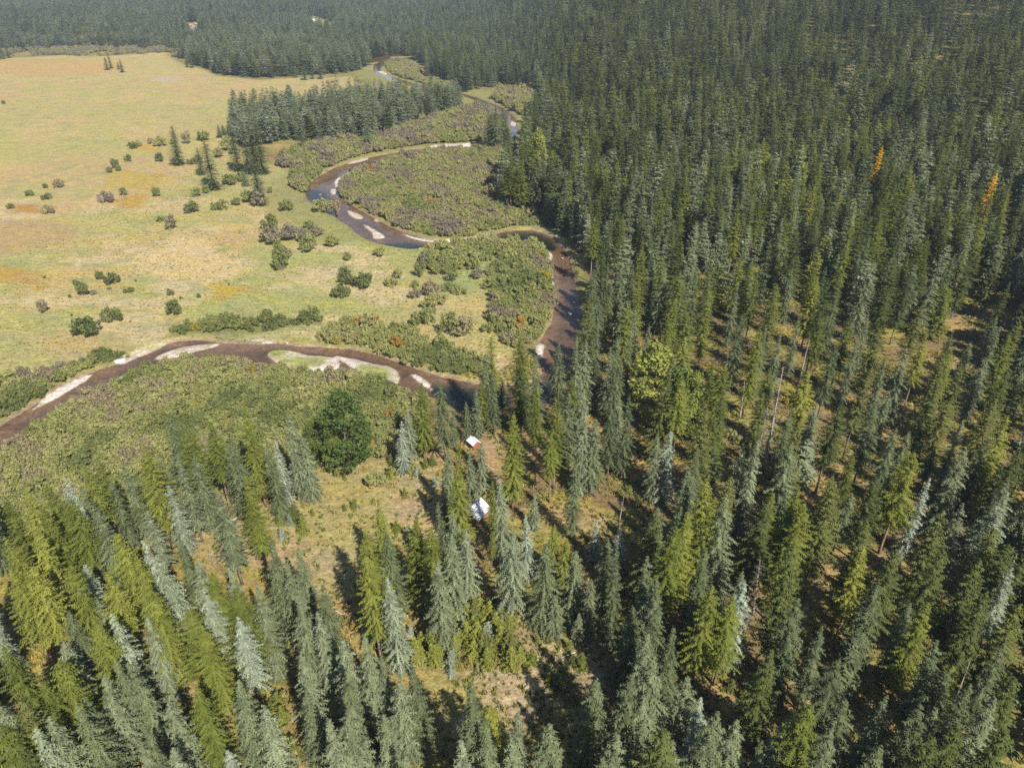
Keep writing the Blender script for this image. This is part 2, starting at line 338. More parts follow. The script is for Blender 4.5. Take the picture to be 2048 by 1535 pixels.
def ground_z(px, py):
    i = np.clip(np.searchsorted(gx, px) - 1, 0, len(gx) - 2); j = np.clip(np.searchsorted(gy, py) - 1, 0, len(gy) - 2)
    fx = (px - gx[i]) / (gx[i + 1] - gx[i]); fy = (py - gy[j]) / (gy[j + 1] - gy[j])
    return (GZ[j, i] * (1 - fx) + GZ[j, i + 1] * fx) * (1 - fy) + (GZ[j + 1, i] * (1 - fx) + GZ[j + 1, i + 1] * fx) * fy

def mixc(base, col, w):
    return base * (1 - w[:, None]) + np.array(col)[None, :] * w[:, None]
ppx, ppy, pdep = project(x, y, z); vis = y > 35
f1 = fbm(x, y, 45, 31); f2 = fbm(x * .6 + y * .3, y, 16, 41); f3 = fbm(x, y, 9, 51, 3); f4 = fbm(x, y, 90, 61); f5 = fbm(x + y * .5, y, 28, 71)
soil = np.tile(np.array([.215, .152, .080]), (len(x), 1))                      # forest floor
soil = mixc(soil, (.27, .23, .075), sstep(.45, .6, f3)); soil = mixc(soil, (.36, .25, .11), sstep(.53, .64, f2))
soil = mixc(soil, (.19, .19, .06), sstep(.55, .7, f1) * .7)
fl = inside(FOREST['front'], ppx, ppy) & vis
front = np.where(fl, 1., 0.) * .75
soil = mixc(soil, (.31, .235, .075), front * sstep(.3, .6, f2))
MEAD = flat(MEADOW[2:-1]); md = sdist(np.vstack([[(-2600, 1300)], [(-2600, 1200)], MEAD, [(-2600, 60)]]), x, y)
mead = np.tile(np.array([.430, .325, .145]), (len(x), 1))
mead = mixc(mead, (.365, .325, .125), sstep(.42, .62, f5) * .8); mead = mixc(mead, (.43, .30, .15), sstep(.52, .68, f1) * .8)
mead = mixc(mead, (.33, .31, .12), sstep(.5, .7, f4) * .4)
near = sstep(520, 330, y)
mead = mixc(mead, (.300, .305, .115), near * sstep(.34, .60, f4) * .75); mead = mixc(mead, (.47, .37, .20), near * sstep(.56, .66, f2) * .9)
mead = mixc(mead, (.25, .27, .11), sstep(.6, .72, f3) * .5)
for p, c in [([(0,530),(60,535),(95,560),(70,575),(20,565),(-60,560)], (.40, .245, .055)), ([(20,410),(75,405),(80,425),(35,425)], (.36, .20, .07)), ([(395,565),(450,560),(500,575),(460,605),(420,590)], (.40, .28, .07)),
             ([(225,400),(300,385),(290,415),(235,420)], (.40, .25, .07)), ([(210,335),(330,350),(300,380),(220,375)], (.40, .29, .08)), ([(-300,450),(130,440),(170,470),(60,500),(-300,560)], (.37, .27, .13)),
             ([(265,530),(360,470),(420,490),(500,530),(480,560),(400,570),(330,560)], (.52, .39, .20)), ([(310,150),(375,155),(340,165),(305,162)], (.44, .33, .22)), ([(270,290),(300,285),(330,300),(290,305)], (.42, .27, .09)),
             ([(0,118),(260,122),(220,145),(60,150),(-200,140)], (.44, .29, .12)), ([(900,500),(1000,490),(980,560),(900,600),(860,580)], (.27, .30, .11)), ([(870,600),(980,590),(985,650),(900,650)], (.41, .32, .13)), ([(590,560),(700,600),(820,620),(700,640),(560,600)], (.31, .30, .11))]:
    d = sdist(flat(p), x, y) + (f3 - .5) * 14; mead = mixc(mead, c, sstep(4, -4, d) * .85)
ed = wig * 1.5
soil = soil * (1 - sstep(2, -4, md + ed))[:, None] + mead * sstep(2, -4, md + ed)[:, None]
for k, p in WILLOW.items():
    if k == 'far_meadow_edge': continue
    d = sdist(flat(p), x, y) + ed; soil = mixc(soil, (.190, .190, .070), sstep(3, -2, d) * .9)
for p, c in ((CLEAR1, (.375, .270, .140)), (CLEAR2, (.32, .235, .115))):
    d = sdist(flat(p), x, y) + (f3 - .5) * 12; w = sstep(2.5, -3, d)
    soil = mixc(soil, c, w); soil = mixc(soil, (.31, .28, .10), w * sstep(.50, .66, f2) * .6); soil = mixc(soil, (.43, .33, .21), w * sstep(.55, .68, f5) * .7)
d = sdist(flat(TRAIL), x, y) + wig; soil = mixc(soil, (.36, .24, .125), sstep(1.5, -1.5, d))
for p, c in ((LAWN, (.27, .33, .09)), (PAD, (.50, .38, .28))):
    q = inside(p, ppx, ppy) & vis & (y > 800); soil = mixc(soil, c, np.where(q, 1., 0.))
soil = mixc(soil, (.25, .24, .095), sstep(34, 16, dr + (f3 - .5) * 14) * sstep(.5, 2, dr) * np.where((y > 330) & (dr > 0) & (db > 1), .8, 0))
soil = mixc(soil, (.27, .26, .09), sstep(6, 1.5, dr) * sstep(-.3, 1.0, dr) * .35)             # lush strip on the banks
soil = mixc(soil, (.25, .17, .10), sstep(.9, .1, dr) * sstep(.42, .58, fbm(x, y, 12, 88)))                                      # cut earth bank
bedc = mixc(np.tile(np.array([.330, .255, .205]), (len(x), 1)), (.235, .175, .135), sstep(.4, .65, f3) * .8)
bedc = mixc(bedc, (.15, .115, .09), np.clip((-dr - 2.5) / 4, 0, 1) * .45)  # bed darkened away from shore in place of light absorbed with depth
bedc = mixc(bedc, (.022, .050, .042), sstep(3, -2, dp) * .95)  # pool bed painted dark green, standing in for light lost in deep water
wbed = sstep(.25, -.25, dr); soil = soil * (1 - wbed)[:, None] + bedc * wbed[:, None]
grav = mixc(np.tile(np.array([.68, .58, .50]), (len(x), 1)), (.50, .41, .31), sstep(.42, .6, f3) * .9); grav = mixc(grav, (.36, .33, .15), sstep(.56, .66, fbm(x, y, 4.5, 133, 3)) * .7); w = sstep(.5, -.4, db)
soil = soil * (1 - w)[:, None] + grav * w[:, None]
soil = mixc(soil, (.30, .30, .11), sstep(1.5, -1, dg) * (.55 + .45 * sstep(.35, .55, f3)))
soil = soil * (.84 + .15 * rng.random(len(x)))[:, None]
nx, ny = len(gx), len(gy)
ii = (np.arange(ny - 1)[:, None] * nx + np.arange(nx - 1)[None, :]).ravel()
me = mesh_np('ground', np.stack([x, y, z], 1), np.stack([ii, ii + 1, ii + nx + 1, ii + nx], 1), M['ground'], smooth=True)
a = me.attributes.new('soil', 'FLOAT_COLOR', 'POINT'); a.data.foreach_set('color', np.hstack([soil, np.ones((len(x), 1))]).astype(np.float32).ravel())
tag(link('ground', me), 'valley floor of dry meadow, forest floor and gravel bars', kind='structure')
wx = np.linspace(-420, 70, 60); wy = np.linspace(60, 1320, 140); WX, WY = np.meshgrid(wx, wy)
ii = (np.arange(139)[:, None] * 60 + np.arange(59)[None, :]).ravel()
me = mesh_np('river', np.stack([WX.ravel(), WY.ravel(), np.full(WX.size, WATER_Z)], 1), np.stack([ii, ii + 1, ii + 61, ii + 60], 1), M['water'], smooth=True)
tag(link('river', me), 'shallow brown river winding between gravel bars', kind='structure')

# ------------------------------------------------------------------ plants: meshes
def conifer(seed, H, cb, Rm, spacing, nb, droop, up, tw, shape=.85, step=.55, wid=.36, ragged=.25, layers=3):
    r = random.Random(seed); T = []; leaf = []
    z = H * .995; first = True
    lop = r.uniform(0, 6.28); lopa = r.uniform(.0, .18)
    while z > H * cb:
        t = (H - z) / (H * (1 - cb)); rad = Rm * (t ** shape) * (1 - .35 * max(0, t - .8) / .2) + .12
        rad *= r.uniform(1 - ragged, 1 + ragged * .6); n = max(3, int(nb * (.5 + .5 * min(1, t * 2)))); a0 = r.uniform(0, 6.28)
        e0 = up * (1 - t) + (-.12) * t; shade = r.uniform(.25, .75)
        for k in range(n):
            a = a0 + 6.283 * k / n + r.uniform(-.3, .3); L = rad * r.uniform(.62, 1.15) * (1 + lopa * math.cos(a - lop))
            if r.random() < .05: L *= .5
            ca, sa = math.cos(a), math.sin(a); m = max(2, int(L / step + .5)); zj = z + r.uniform(-.5, .5) * spacing
            bs = min(1, max(0, shade + r.uniform(-.3, .3)))
            dj = droop * r.uniform(.6, 1.4)
            for i in range(m):
                s = (i + .55) / m; s2 = min(1.0, s + .9 / m)
                def pt(q): return (ca * L * q, sa * L * q, zj + L * (q * math.sin(e0) - dj * q * q))
                p = pt(s); q = pt(s2); tl = tw * (1.15 - .5 * s) * min(1, .35 + L / 2.2)
                w = wid * r.uniform(.8, 1.3) * .5
                for sg in (-1, 1):
                    b = a + sg * r.uniform(.65, 1.25); l = tl * r.uniform(.75, 1.25); dn = -r.uniform(.10, .50) * l
                    T.append(((p[0] - ca * w, p[1] - sa * w, p[2] + .03), (p[0] + ca * w, p[1] + sa * w, p[2] - .03), (p[0] + math.cos(b) * l, p[1] + math.sin(b) * l, p[2] + dn)))
                    leaf.append(min(1, max(0, bs + r.uniform(-.2, .2))))
                if layers > 2:
                    b = a + r.uniform(-.5, .5); l = tl * r.uniform(.6, 1.0)
                    T.append(((p[0] - sa * w, p[1] + ca * w, p[2]), (p[0] + sa * w, p[1] - ca * w, p[2]), (p[0] + math.cos(b) * l * .7, p[1] + math.sin(b) * l * .7, p[2] - l * .55)))
                    leaf.append(min(1, max(0, bs + r.uniform(-.2, .2))))
            p = pt(.75); q = pt(1.12); w = wid * .45
            T.append(((p[0] - sa * w, p[1] + ca * w, p[2]), (p[0] + sa * w, p[1] - ca * w, p[2]), q)); leaf.append(bs)
        z -= spacing * r.uniform(.75, 1.25) * (.6 + .4 * min(1, t * 3))
    for k in range(3):
        a = k * 2.1; T.append(((math.cos(a) * .16, math.sin(a) * .16, H * .955), (math.cos(a + 2) * .16, math.sin(a + 2) * .16, H * .955), (0, 0, H + .35))); leaf.append(.5)
    V = np.array(T, np.float32).reshape(-1, 3); return V, np.arange(len(V), dtype=np.int32).reshape(-1, 3), leaf
def trunk_geo(seed, H, r0, top=.97, n=7, lean=.0):
    r = random.Random(seed); P = []; Q = []
    for i in range(9):
        s = i / 8; P.append((r.uniform(-1, 1) * .08 * (i > 0) * (1 - s), r.uniform(-1, 1) * .08 * (i > 0) * (1 - s), -.4 + (H * top + .4) * s)); Q.append(max(.02, r0 * (1 - s) ** .8 * (1.35 if i == 0 else 1)))
    return tube(P, Q, n)
def cards(r, centers, per, size, spread, flat_=.6):
    """leaf cards (triangles and quads cut to triangles) in clumps"""
    T = []; leaf = []
    for c, cr, sh in centers:
        for _ in range(per):
            u = Vector((r.gauss(0, 1), r.gauss(0, 1), r.gauss(0, .8))); u = u.normalized() * cr * r.uniform(.45, 1.0)
            p = Vector(c) + u; nrm = (u.normalized() * .6 + Vector((r.uniform(-1, 1), r.uniform(-1, 1), r.uniform(-.2, 1.3)))).normalized()
            t1 = nrm.orthogonal().normalized(); t1.rotate(Matrix.Rotation(r.uniform(0, 6.28), 3, nrm)); t2 = nrm.cross(t1)
            s = size * r.uniform(.6, 1.35)
            T.append((tuple(p + t1 * s), tuple(p - t1 * s * .55 + t2 * s * .55), tuple(p - t1 * s * .55 - t2 * s * .55)))
            leaf.append(min(1, max(0, sh + r.uniform(-.3, .3))))
    V = np.array(T, np.float32).reshape(-1, 3); return V, np.arange(len(V), dtype=np.int32).reshape(-1, 3), leaf
def broadleaf(seed, H, Rm, cb=.12, clumps=70, per=60, size=.42):
    r = random.Random(seed); C = []; limbs = [trunk_geo(seed, H * .8, H * .018, 1, 7)]
    for _ in range(clumps):
        t = r.random() ** .8; zc = H * (cb + (.97 - cb) * t); prof = math.sin(math.pi * (0.16 + .80 * t)) ** .75
        a = r.uniform(0, 6.28); q = math.sqrt(r.uniform(.15, 1)); rr = Rm * prof * q * .88
        c = (math.cos(a) * rr, math.sin(a) * rr, zc); C.append((c, Rm * r.uniform(.20, .34), r.uniform(.25, .75)))
        if r.random() < .3 and rr > .6:
            z0 = max(H * .08, zc - rr * .9 - .5); limbs.append(tube([(0, 0, z0), (c[0] * .5, c[1] * .5, (z0 + zc) / 2 - .2), c], [H * .007, H * .005, .03], 5))
    return join(limbs), cards(r, C, per, size, 0)
def bush(seed, clumps=26, per=30, size=.13, tall=1.0, wide=1.0):
    """shrub about 2 m across and 1.4 m tall"""
    r = random.Random(seed); C = []; st = []
    for _ in range(clumps):
        a = r.uniform(0, 6.28); q = math.sqrt(r.random()) * .82 * wide; h = (1.25 * math.sqrt(max(.05, 1 - (q / wide) ** 2 * .85)) * r.uniform(.35, 1.0) + .08) * tall
        c = (math.cos(a) * q, math.sin(a) * q, h); C.append((c, r.uniform(.20, .36), r.uniform(.2, .8)))
        if len(st) < 9: st.append(tube([(c[0] * .12, c[1] * .12, -.08), (c[0] * .55, c[1] * .55, h * .55), c], [.035, .022, .01], 4))
    return join(st), cards(r, C, per, size, 0)
def dead_tree(seed, H, nbr, lo, hi, bl):
    r = random.Random(seed); T = trunk_geo(seed, H, H * .0095 + .05, 1, 7); B = []
    for _ in range(nbr):
        z0 = H * r.uniform(lo, hi); a = r.uniform(0, 6.28); L = bl * (1.15 - (z0 / H)) * r.uniform(.4, 1.3)
        p = (math.cos(a) * L * .5, math.sin(a) * L * .5, z0 - .05 * L); q = (math.cos(a + .2) * L, math.sin(a + .2) * L, z0 - r.uniform(.1, .45) * L)
        B.append(tube([(0, 0, z0), p, q], [.05, .035, .012], 4, False))
        for k in range(3):
            s = r.uniform(.4, .95); b = a + r.choice((-1, 1)) * r.uniform(.5, 1.2); l = L * .35 * r.uniform(.5, 1.2)
            c = (math.cos(a) * L * s, math.sin(a) * L * s, z0 - .2 * L * s); B.append(tube([c, (c[0] + math.cos(b) * l, c[1] + math.sin(b) * l, c[2] - .3 * l)], [.025, .008], 3, False))
    return T, join(B)

def leafmesh(name, geo, m): return mesh_np(name, geo[0], geo[1], m, geo[2])
PROTO = {}; FAR = {}
for i in range(9):
    cb = (.03, .06, .12, .04, .16, .05, .24, .02, .03)[i]; wdt = (3.9, 3.5, 3.8, 4.4, 3.4, 3.3, 3.7, 3.6, 3.3)[i]; sh = (.68, .75, .60, .68, .72, .78, .62, .42, .48)[i]
    PROTO.setdefault('spruce', []).append((mesh_py('spruce_trunk', *trunk_geo(i, 28, .30), M['bark'], True),
        leafmesh('spruce_crown', conifer(100 + i, 28, cb, wdt * 1.12, .88, 9, .38, .32, .88, sh, step=.44, wid=.31, ragged=.40), M['spruce'])))
    FAR.setdefault('spruce', []).append(leafmesh('spruce_far', conifer(150 + i, 28, cb, wdt * 1.1, 1.5, 7, .34, .35, 1.7, sh, step=1.1, wid=.8, ragged=.4, layers=2), M['spruce']))
for i in range(6):
    cb = (.15, .24, .34, .18, .42, .28)[i]; wdt = (4.6, 4.2, 4.4, 5.0, 3.9, 4.6)[i]; sh = (.62, .7, .58, .65, .55, .7)[i]
    PROTO.setdefault('larch', []).append((mesh_py('larch_trunk', *trunk_geo(20 + i, 28, .30), M['larchbark'], True),
        leafmesh('larch_crown', conifer(200 + i, 28, cb, wdt, .66, 9, .16, .46, .75, sh, step=.40, wid=.29, ragged=.42), M['larch'])))
    FAR.setdefault('larch', []).append(leafmesh('larch_far', conifer(250 + i, 28, cb * .6, wdt, 1.35, 7, .10, .55, 1.6, sh, step=1.1, wid=.85, ragged=.42, layers=2), M['larch']))
for i in range(6):
    cb = (.08, .16, .26, .11, .36, .20)[i]; wdt = (4.5, 4.1, 4.2, 4.9, 3.8, 4.4)[i]; sh = (.62, .66, .55, .6, .6, .7)[i]
    PROTO.setdefault('fir', []).append((mesh_py('fir_trunk', *trunk_geo(40 + i, 28, .30), M['bark'], True),
        leafmesh('fir_crown', conifer(300 + i, 28, cb, wdt, .72, 9, .10, .54, .82, sh, step=.44, wid=.32, ragged=.40), M['fir'])))
    FAR.setdefault('fir', []).append(leafmesh('fir_far', conifer(350 + i, 28, cb * .6, wdt, 1.35, 7, .05, .62, 1.7, sh, step=1.1, wid=.85, ragged=.38, layers=2), M['fir']))
for i, kk in enumerate(('larch', 'spruce', 'fir', 'larch')):
    PROTO.setdefault('young', []).append((mesh_py('sapling_stem', *trunk_geo(60 + i, 5, .06, n=5), M['bark'], True),
        leafmesh('sapling_crown', conifer(400 + i, 5, .04, (1.35, 1.25, 1.5, 1.1)[i], .27, 7, .10, .6, .42, .7, step=.30, wid=.22, ragged=.3), M[kk])))
for i in range(5):
    s, c = bush(500 + i, (26, 30, 22, 28, 18)[i], 32, .13, (1, 1.2, .8, 1.0, 1.35)[i], (1, 1, 1.1, 1.15, .8)[i])
    PROTO.setdefault('bush', []).append((mesh_py('shrub_stem', *s, M['bark']), leafmesh('shrub_foliage', c, M['willow'])))
for i in range(3):
    s, c = broadleaf(600 + i, 20, (5.2, 4.4, 4.8)[i], (.06, .12, .10)[i], (85, 70, 80)[i], 75, .36)
    PROTO.setdefault('broad', []).append((mesh_py('cottonwood_limbs', *s, M['bark'], True), leafmesh('cottonwood_crown', c, M['leaf'])))
for i in range(4):
    s, c = dead_tree(700 + i, 26, (46, 14, 70, 5)[i], (.25, .55, .3, .4)[i], (1, 1, 1, .95)[i], (2.6, 2.0, 2.8, 1.6)[i])
    PROTO.setdefault('dead', []).append((mesh_py('dead_trunk', *s, M['deadwood'], True), mesh_py('dead_crown', *c, M['deadtwig'])))
def tuft(seed, n=16):
    r = random.Random(seed); T = []; leaf = []
    for _ in range(n):
        a = r.uniform(0, 6.28); q = r.uniform(0, .32); c = Vector((math.cos(a) * q, math.sin(a) * q, 0)); b = r.uniform(0, 6.28); l = r.uniform(.25, .55); w = r.uniform(.06, .12)
        d = Vector((math.cos(b), math.sin(b), 0)); s = Vector((-d.y, d.x, 0)) * w; h = Vector((0, 0, r.uniform(.25, .6)))
        T.append((tuple(c + s), tuple(c - s), tuple(c + d * l * .6 + h))); leaf.append(r.random())
    V = np.array(T, np.float32).reshape(-1, 3); return V, np.arange(len(V), dtype=np.int32).reshape(-1, 3), leaf
FAR['tuft'] = [leafmesh('herb_tuft', tuft(800 + i), M['herb']) for i in range(4)]
FAR['bush'] = [p[1] for p in PROTO['bush']]

# ------------------------------------------------------------------ geometry-node scatter for what nobody could count
def scatter_group(col):
    ng = bpy.data.node_groups.new('scatter', 'GeometryNodeTree')
    ng.interface.new_socket('Geometry', in_out='INPUT', socket_type='NodeSocketGeometry'); ng.interface.new_socket('Geometry', in_out='OUTPUT', socket_type='NodeSocketGeometry')
    n = ng.nodes; L = ng.links.new
    gi = n.new('NodeGroupInput'); go = n.new('NodeGroupOutput'); ip = n.new('GeometryNodeInstanceOnPoints'); ci = n.new('GeometryNodeCollectionInfo')
    ci.inputs['Collection'].default_value = col; ci.inputs['Separate Children'].default_value = True; ci.inputs['Reset Children'].default_value = True
    def attr(name, tp):
        a = n.new('GeometryNodeInputNamedAttribute'); a.data_type = tp; a.inputs['Name'].default_value = name; return a.outputs['Attribute']
    L(gi.outputs[0], ip.inputs['Points']); L(ci.outputs[0], ip.inputs['Instance']); ip.inputs['Pick Instance'].default_value = True
    L(attr('pick', 'INT'), ip.inputs['Instance Index']); L(attr('turn', 'FLOAT_VECTOR'), ip.inputs['Rotation']); L(attr('size', 'FLOAT_VECTOR'), ip.inputs['Scale'])
    L(ip.outputs[0], go.inputs[0]); return ng
GROUPS = {}
def stuff(name, label, kinds, pos, pick, turn, size, tint):
    """one object; kinds is a tuple naming the mesh lists, pick indexes into their concatenation"""
    if kinds not in GROUPS:
        col = bpy.data.collections.new('source_' + '_'.join(kinds)); k = 0
        for kd in kinds:
            for me in FAR[kd]:
                o = bpy.data.objects.new('s%03d' % k, me); col.objects.link(o); k += 1
        GROUPS[kinds] = scatter_group(col)
    me = bpy.data.meshes.new(name); n = len(pos); me.vertices.add(n); me.vertices.foreach_set('co', np.asarray(pos, np.float32).ravel())
    for nm, tp, key, arr in (('pick', 'INT', 'value', np.asarray(pick, np.int32)), ('turn', 'FLOAT_VECTOR', 'vector', np.asarray(turn, np.float32).ravel()), ('size', 'FLOAT_VECTOR', 'vector', np.asarray(size, np.float32).ravel()), ('tint', 'FLOAT', 'value', np.asarray(tint, np.float32))):
        a = me.attributes.new(nm, tp, 'POINT'); a.data.foreach_set(key, arr)
    o = link(name, me); md = o.modifiers.new('scatter', 'NODES'); md.node_group = GROUPS[kinds]
    return tag(o, label, kind='stuff')

# ------------------------------------------------------------------ single trees: tips read from the photograph, heights usual for the kind
K = 700 / 2047.
TIPS = {  # window origin: (x, y, kind[, height]) in the enlarged window
 (0, 505): "975,940,S 1050,1045,L 1115,1005,L 1215,990,L 1360,1090,S 1430,910,L,32 1560,1100,S 1612,1090,B,22 1690,950,S 1775,1060,S,22 1440,1310,L 1040,1180,S 885,1210,B 990,1360,B,22 820,1120,L 545,1190,L 715,1220,S 375,1310,B 510,1350,S 385,1480,L 290,1350,L 140,1380,L 920,1170,S,22 500,1245,L 40,1450,L 640,1330,S 1130,1180,S,24",
 (0, 1010): "20,190,L 190,125,L 240,15,L 400,-10,L 560,40,S 690,160,L 850,205,B 905,285,S 1050,175,S 1150,340,S,22 1590,220,S 1740,250,S,22 1665,330,S 805,330,L 865,420,L 1200,490,B 1210,425,L 1340,470,L 1340,350,S 1500,475,S 655,630,B 620,400,L 500,350,B 570,560,S,22 60,400,L 170,360,L 420,370,L 390,620,S 360,800,S 560,690,L 1090,600,L 1175,700,L 1385,650,B 840,660,S 60,850,S 340,930,L 240,1050,L 680,900,S 785,900,S 590,1010,S 500,1110,S 470,1170,S 280,1240,S 1010,1120,S 1150,1070,L 1370,1050,S 1550,1170,S 1760,880,S 1775,1090,S 1880,480,S 1745,560,S 1860,640,S 850,1330,S 980,1450,S 820,1430,S 1330,1430,B,18 2020,1205,S 1950,1260,S 200,1290,S 20,820,L 80,1180,F 120,1400,F 30,1280,L",
 (680, 1010): "240,15,L,24 145,150,L 160,300,L,30 430,90,L,26 540,130,L,28 270,160,S,26 295,420,S,27 575,330,S,26 650,190,S 735,140,S,25,.9 655,30,S 590,-10,S 1010,150,S 1100,60,B,20 1255,110,L,17 1195,220,S 1325,220,L,21 1380,260,S,20 1570,190,S 1635,250,S,15,1.1 1475,430,S,17 1395,630,S,9,1.2 1255,530,S,12,1.2 1930,130,L 2030,50,L 1890,20,S 1810,320,S 1830,80,F 1880,430,S 1820,480,S 1720,600,S,22 1865,590,S 1790,760,S 1940,700,S 1830,900,S,32 1715,1000,S 2020,1000,S 145,750,S 230,870,S 330,1020,S,24 420,960,S 20,960,S 5,770,S 60,1170,S 250,1210,S 770,1040,S,31 885,1180,L,20 1040,1205,S 1250,1270,S 1480,1010,S 850,1290,S,25 1000,1340,S,22 1945,1390,S 1550,1470,S 1585,1330,S 370,1470,S 720,1360,S 190,680,S,9 1500,80,B,14 1640,130,B,14 880,160,L,13,.6",
 (1348, 1010): "80,60,L 175,20,L 210,470,L 345,520,L,26 415,430,B 690,130,L 760,-10,L 530,-10,F 715,530,S 870,720,S 960,910,S 1120,90,F 1120,250,L 1200,440,S 1390,590,S,22 1500,580,L 1580,40,F 1560,240,F 1780,310,F 1860,520,F 2000,370,B 1935,800,S 1570,940,S 1650,950,L,20 1250,1110,S 1450,1170,S 1520,1170,S 1735,1040,S 1890,1150,S 1570,810,S 170,1120,B 235,1200,S,30 370,1240,S 500,1380,S 680,1290,S 800,1180,L 960,1330,S 1015,1150,S 1190,1410,S 1970,240,F 1900,130,F 1720,10,S 1490,1400,S 1960,1330,F 2020,560,F 2030,1000,F 1680,1280,F",
 (1348, 505): "50,110,S 130,140,S 220,130,S 390,10,L 490,120,L 605,180,L 370,180,S 210,210,L 395,360,S 700,90,S 835,150,L 885,80,S 950,230,S 1090,-10,S 1270,30,S 1255,230,F 90,310,L 60,490,L 500,440,L 540,430,S 630,460,S 735,360,S 870,400,L 950,520,S 1080,470,S 1150,360,S 1200,440,F 1240,610,S 1370,560,S 1440,300,F 1480,480,L 1590,590,F 1740,520,S 1820,620,S 1700,650,F 1950,670,F 2030,400,F 1960,160,F 1900,20,F 1780,10,F 1640,0,S 1490,10,F 800,690,L 280,650,L 660,930,S 730,990,F 840,880,S 960,900,F 1120,720,F 1190,880,S 1240,850,S,18 1380,1040,S,20 1300,1020,S 1530,1140,S,14 1540,770,F 1610,870,F 1690,980,S 1890,860,F 1970,960,L 1840,1080,S 1400,1160,L 1700,1140,S 150,1140,S 240,1150,S,20 310,1290,F 200,1340,L 560,1390,L,20 690,1110,S 720,1380,L 1180,1310,F 1250,1310,L,22 1380,1160,L 1490,1320,B 1590,1420,F,12 930,1330,F 1030,1400,S,20 1940,1250,F 2020,1150,F 1960,1330,S 50,750,L,26 30,260,S 100,1330,S 20,1480,S",
 (680, 505): "890,490,L 870,590,S 1060,490,L 1060,640,F 1140,610,S 1290,520,S,30 1390,490,S,30 1440,510,S 1500,430,S 1620,500,S 1590,560,S 1750,130,L 1680,290,L 1800,420,S 1875,440,S,22 1150,750,L 470,760,L 590,760,S 740,870,S,15 800,800,S,18 895,700,S,23 945,740,S,14 830,760,L,19 345,985,B,19 390,930,S,20 1010,950,L 1420,740,S 1425,910,S 1490,970,S 1600,710,S 1690,840,S 1640,840,S 1600,900,S 1270,850,L 1330,820,S 1355,750,L,22 1240,1080,L,22 1380,1240,S 1940,1040,B,24 1870,1070,S,22 820,1100,S,19 760,1180,S,18 620,1150,S,22 690,1240,L 890,1335,L,18,.6 960,1310,S 1140,1410,S,12 600,1350,S,16 1720,90,S 1480,110,S 1490,30,S 1560,60,S 1640,90,S 1580,180,S 1510,250,S 1830,40,S 1900,90,S 1960,270,L 1930,400,L 1640,600,S 1700,480,S 2000,100,S,26 1960,600,S 2030,520,S 2000,750,L 660,930,S,14",
}
WIDE = {}
TREES = []      # x, y, kind, height, tint, variant
for (ox, oy), s in TIPS.items():
    for it in s.split():
        q = it.split(','); kd = q[2]
        h = float(q[3]) * .86 if len(q) > 3 else {'S': 22.5, 'B': 21.5, 'L': 25, 'F': 24}[kd] + random.uniform(-2.5, 2.5)
        X0, Y0 = hit(ox + float(q[0]) * K, oy + float(q[1]) * K, h)
        kind = {'S': 'spruce', 'B': 'spruce', 'L': 'larch', 'F': 'fir'}[kd]
        right = ox + float(q[0]) * K > 1180  # dimming toward this side put into needle colour: spruces tinted darker
        tint = {'S': random.uniform(.15, .78) * (.72 if right else 1), 'B': random.uniform(.80, .95), 'L': random.uniform(.2, .88), 'F': random.uniform(.1, .95)}[kd]
        TREES.append([X0, Y0, kind, h, tint, random.randrange(7 if kind == 'spruce' else len(PROTO[kind]))])
        if len(q) > 4: WIDE[(X0, Y0)] = float(q[4])
for px, py, kind, h, tint in [  # lone trees of the meadow: foot read from the photograph
 (358, 330, 'spruce', 25, .25), (428, 380, 'spruce', 31, .2), (404, 350, 'spruce', 17, .3), (478, 342, 'spruce', 28, .15), (500, 348, 'spruce', 30, .12), (527, 348, 'spruce', 34, .1), (521, 408, 'spruce', 25, .1), (512, 340, 'spruce', 27, .2),
 (610, 295, 'spruce', 17, .45), (738, 300, 'spruce', 19, .5), (215, 140, 'spruce', 16, .4), (223, 137, 'spruce', 18, .35), (245, 145, 'spruce', 16, .3), (238, 139, 'spruce', 10, .4), (610, 160, 'spruce', 16, .4), (625, 158, 'spruce', 12, .4), (642, 158, 'spruce', 12, .4), (592, 155, 'spruce', 14, .5), (375, 135, 'spruce', 14, .4), (385, 136, 'spruce', 18, .4),
 (990, 300, 'spruce', 30, .3), (978, 298, 'spruce', 27, .35), (1005, 295, 'spruce', 28, .3), (984, 292, 'spruce', 24, .4), (1012, 288, 'spruce', 24, .3), (440, 275, 'spruce', 10, .5), (462, 268, 'spruce', 12, .5), (448, 270, 'spruce', 8, .5), (492, 372, 'spruce', 8, .7), (400, 280, 'spruce', 7, .4),
 (1010, 415, 'spruce', 25, .3), (1022, 418, 'larch', 24, .3), (1042, 420, 'larch', 26, .5), (1030, 402, 'spruce', 24, .35), (1062, 412, 'spruce', 25, .4), (1070, 415, 'spruce', 22, .3),
 (8, 118, 'spruce', 18, .2), (18, 116, 'spruce', 16, .2), (2, 119, 'spruce', 14, .2)]:
    X0, Y0 = hit(px, py); TREES.append([X0, Y0, kind, h, tint, (random.choice((7, 8)) if h > 15 else random.choice((0, 1, 3))) if kind == 'spruce' else random.randrange(3)]); WIDE[(X0, Y0)] = 1.75 + .5 * max(0, (18 - h) / 10)
for px, py, h in ((1739, 398, 27), (1955, 456, 26), (1775, 385, 19)):
    X0, Y0 = hit(px, py); TREES.append([X0, Y0, 'larch', h, random.uniform(.96, 1), 1])


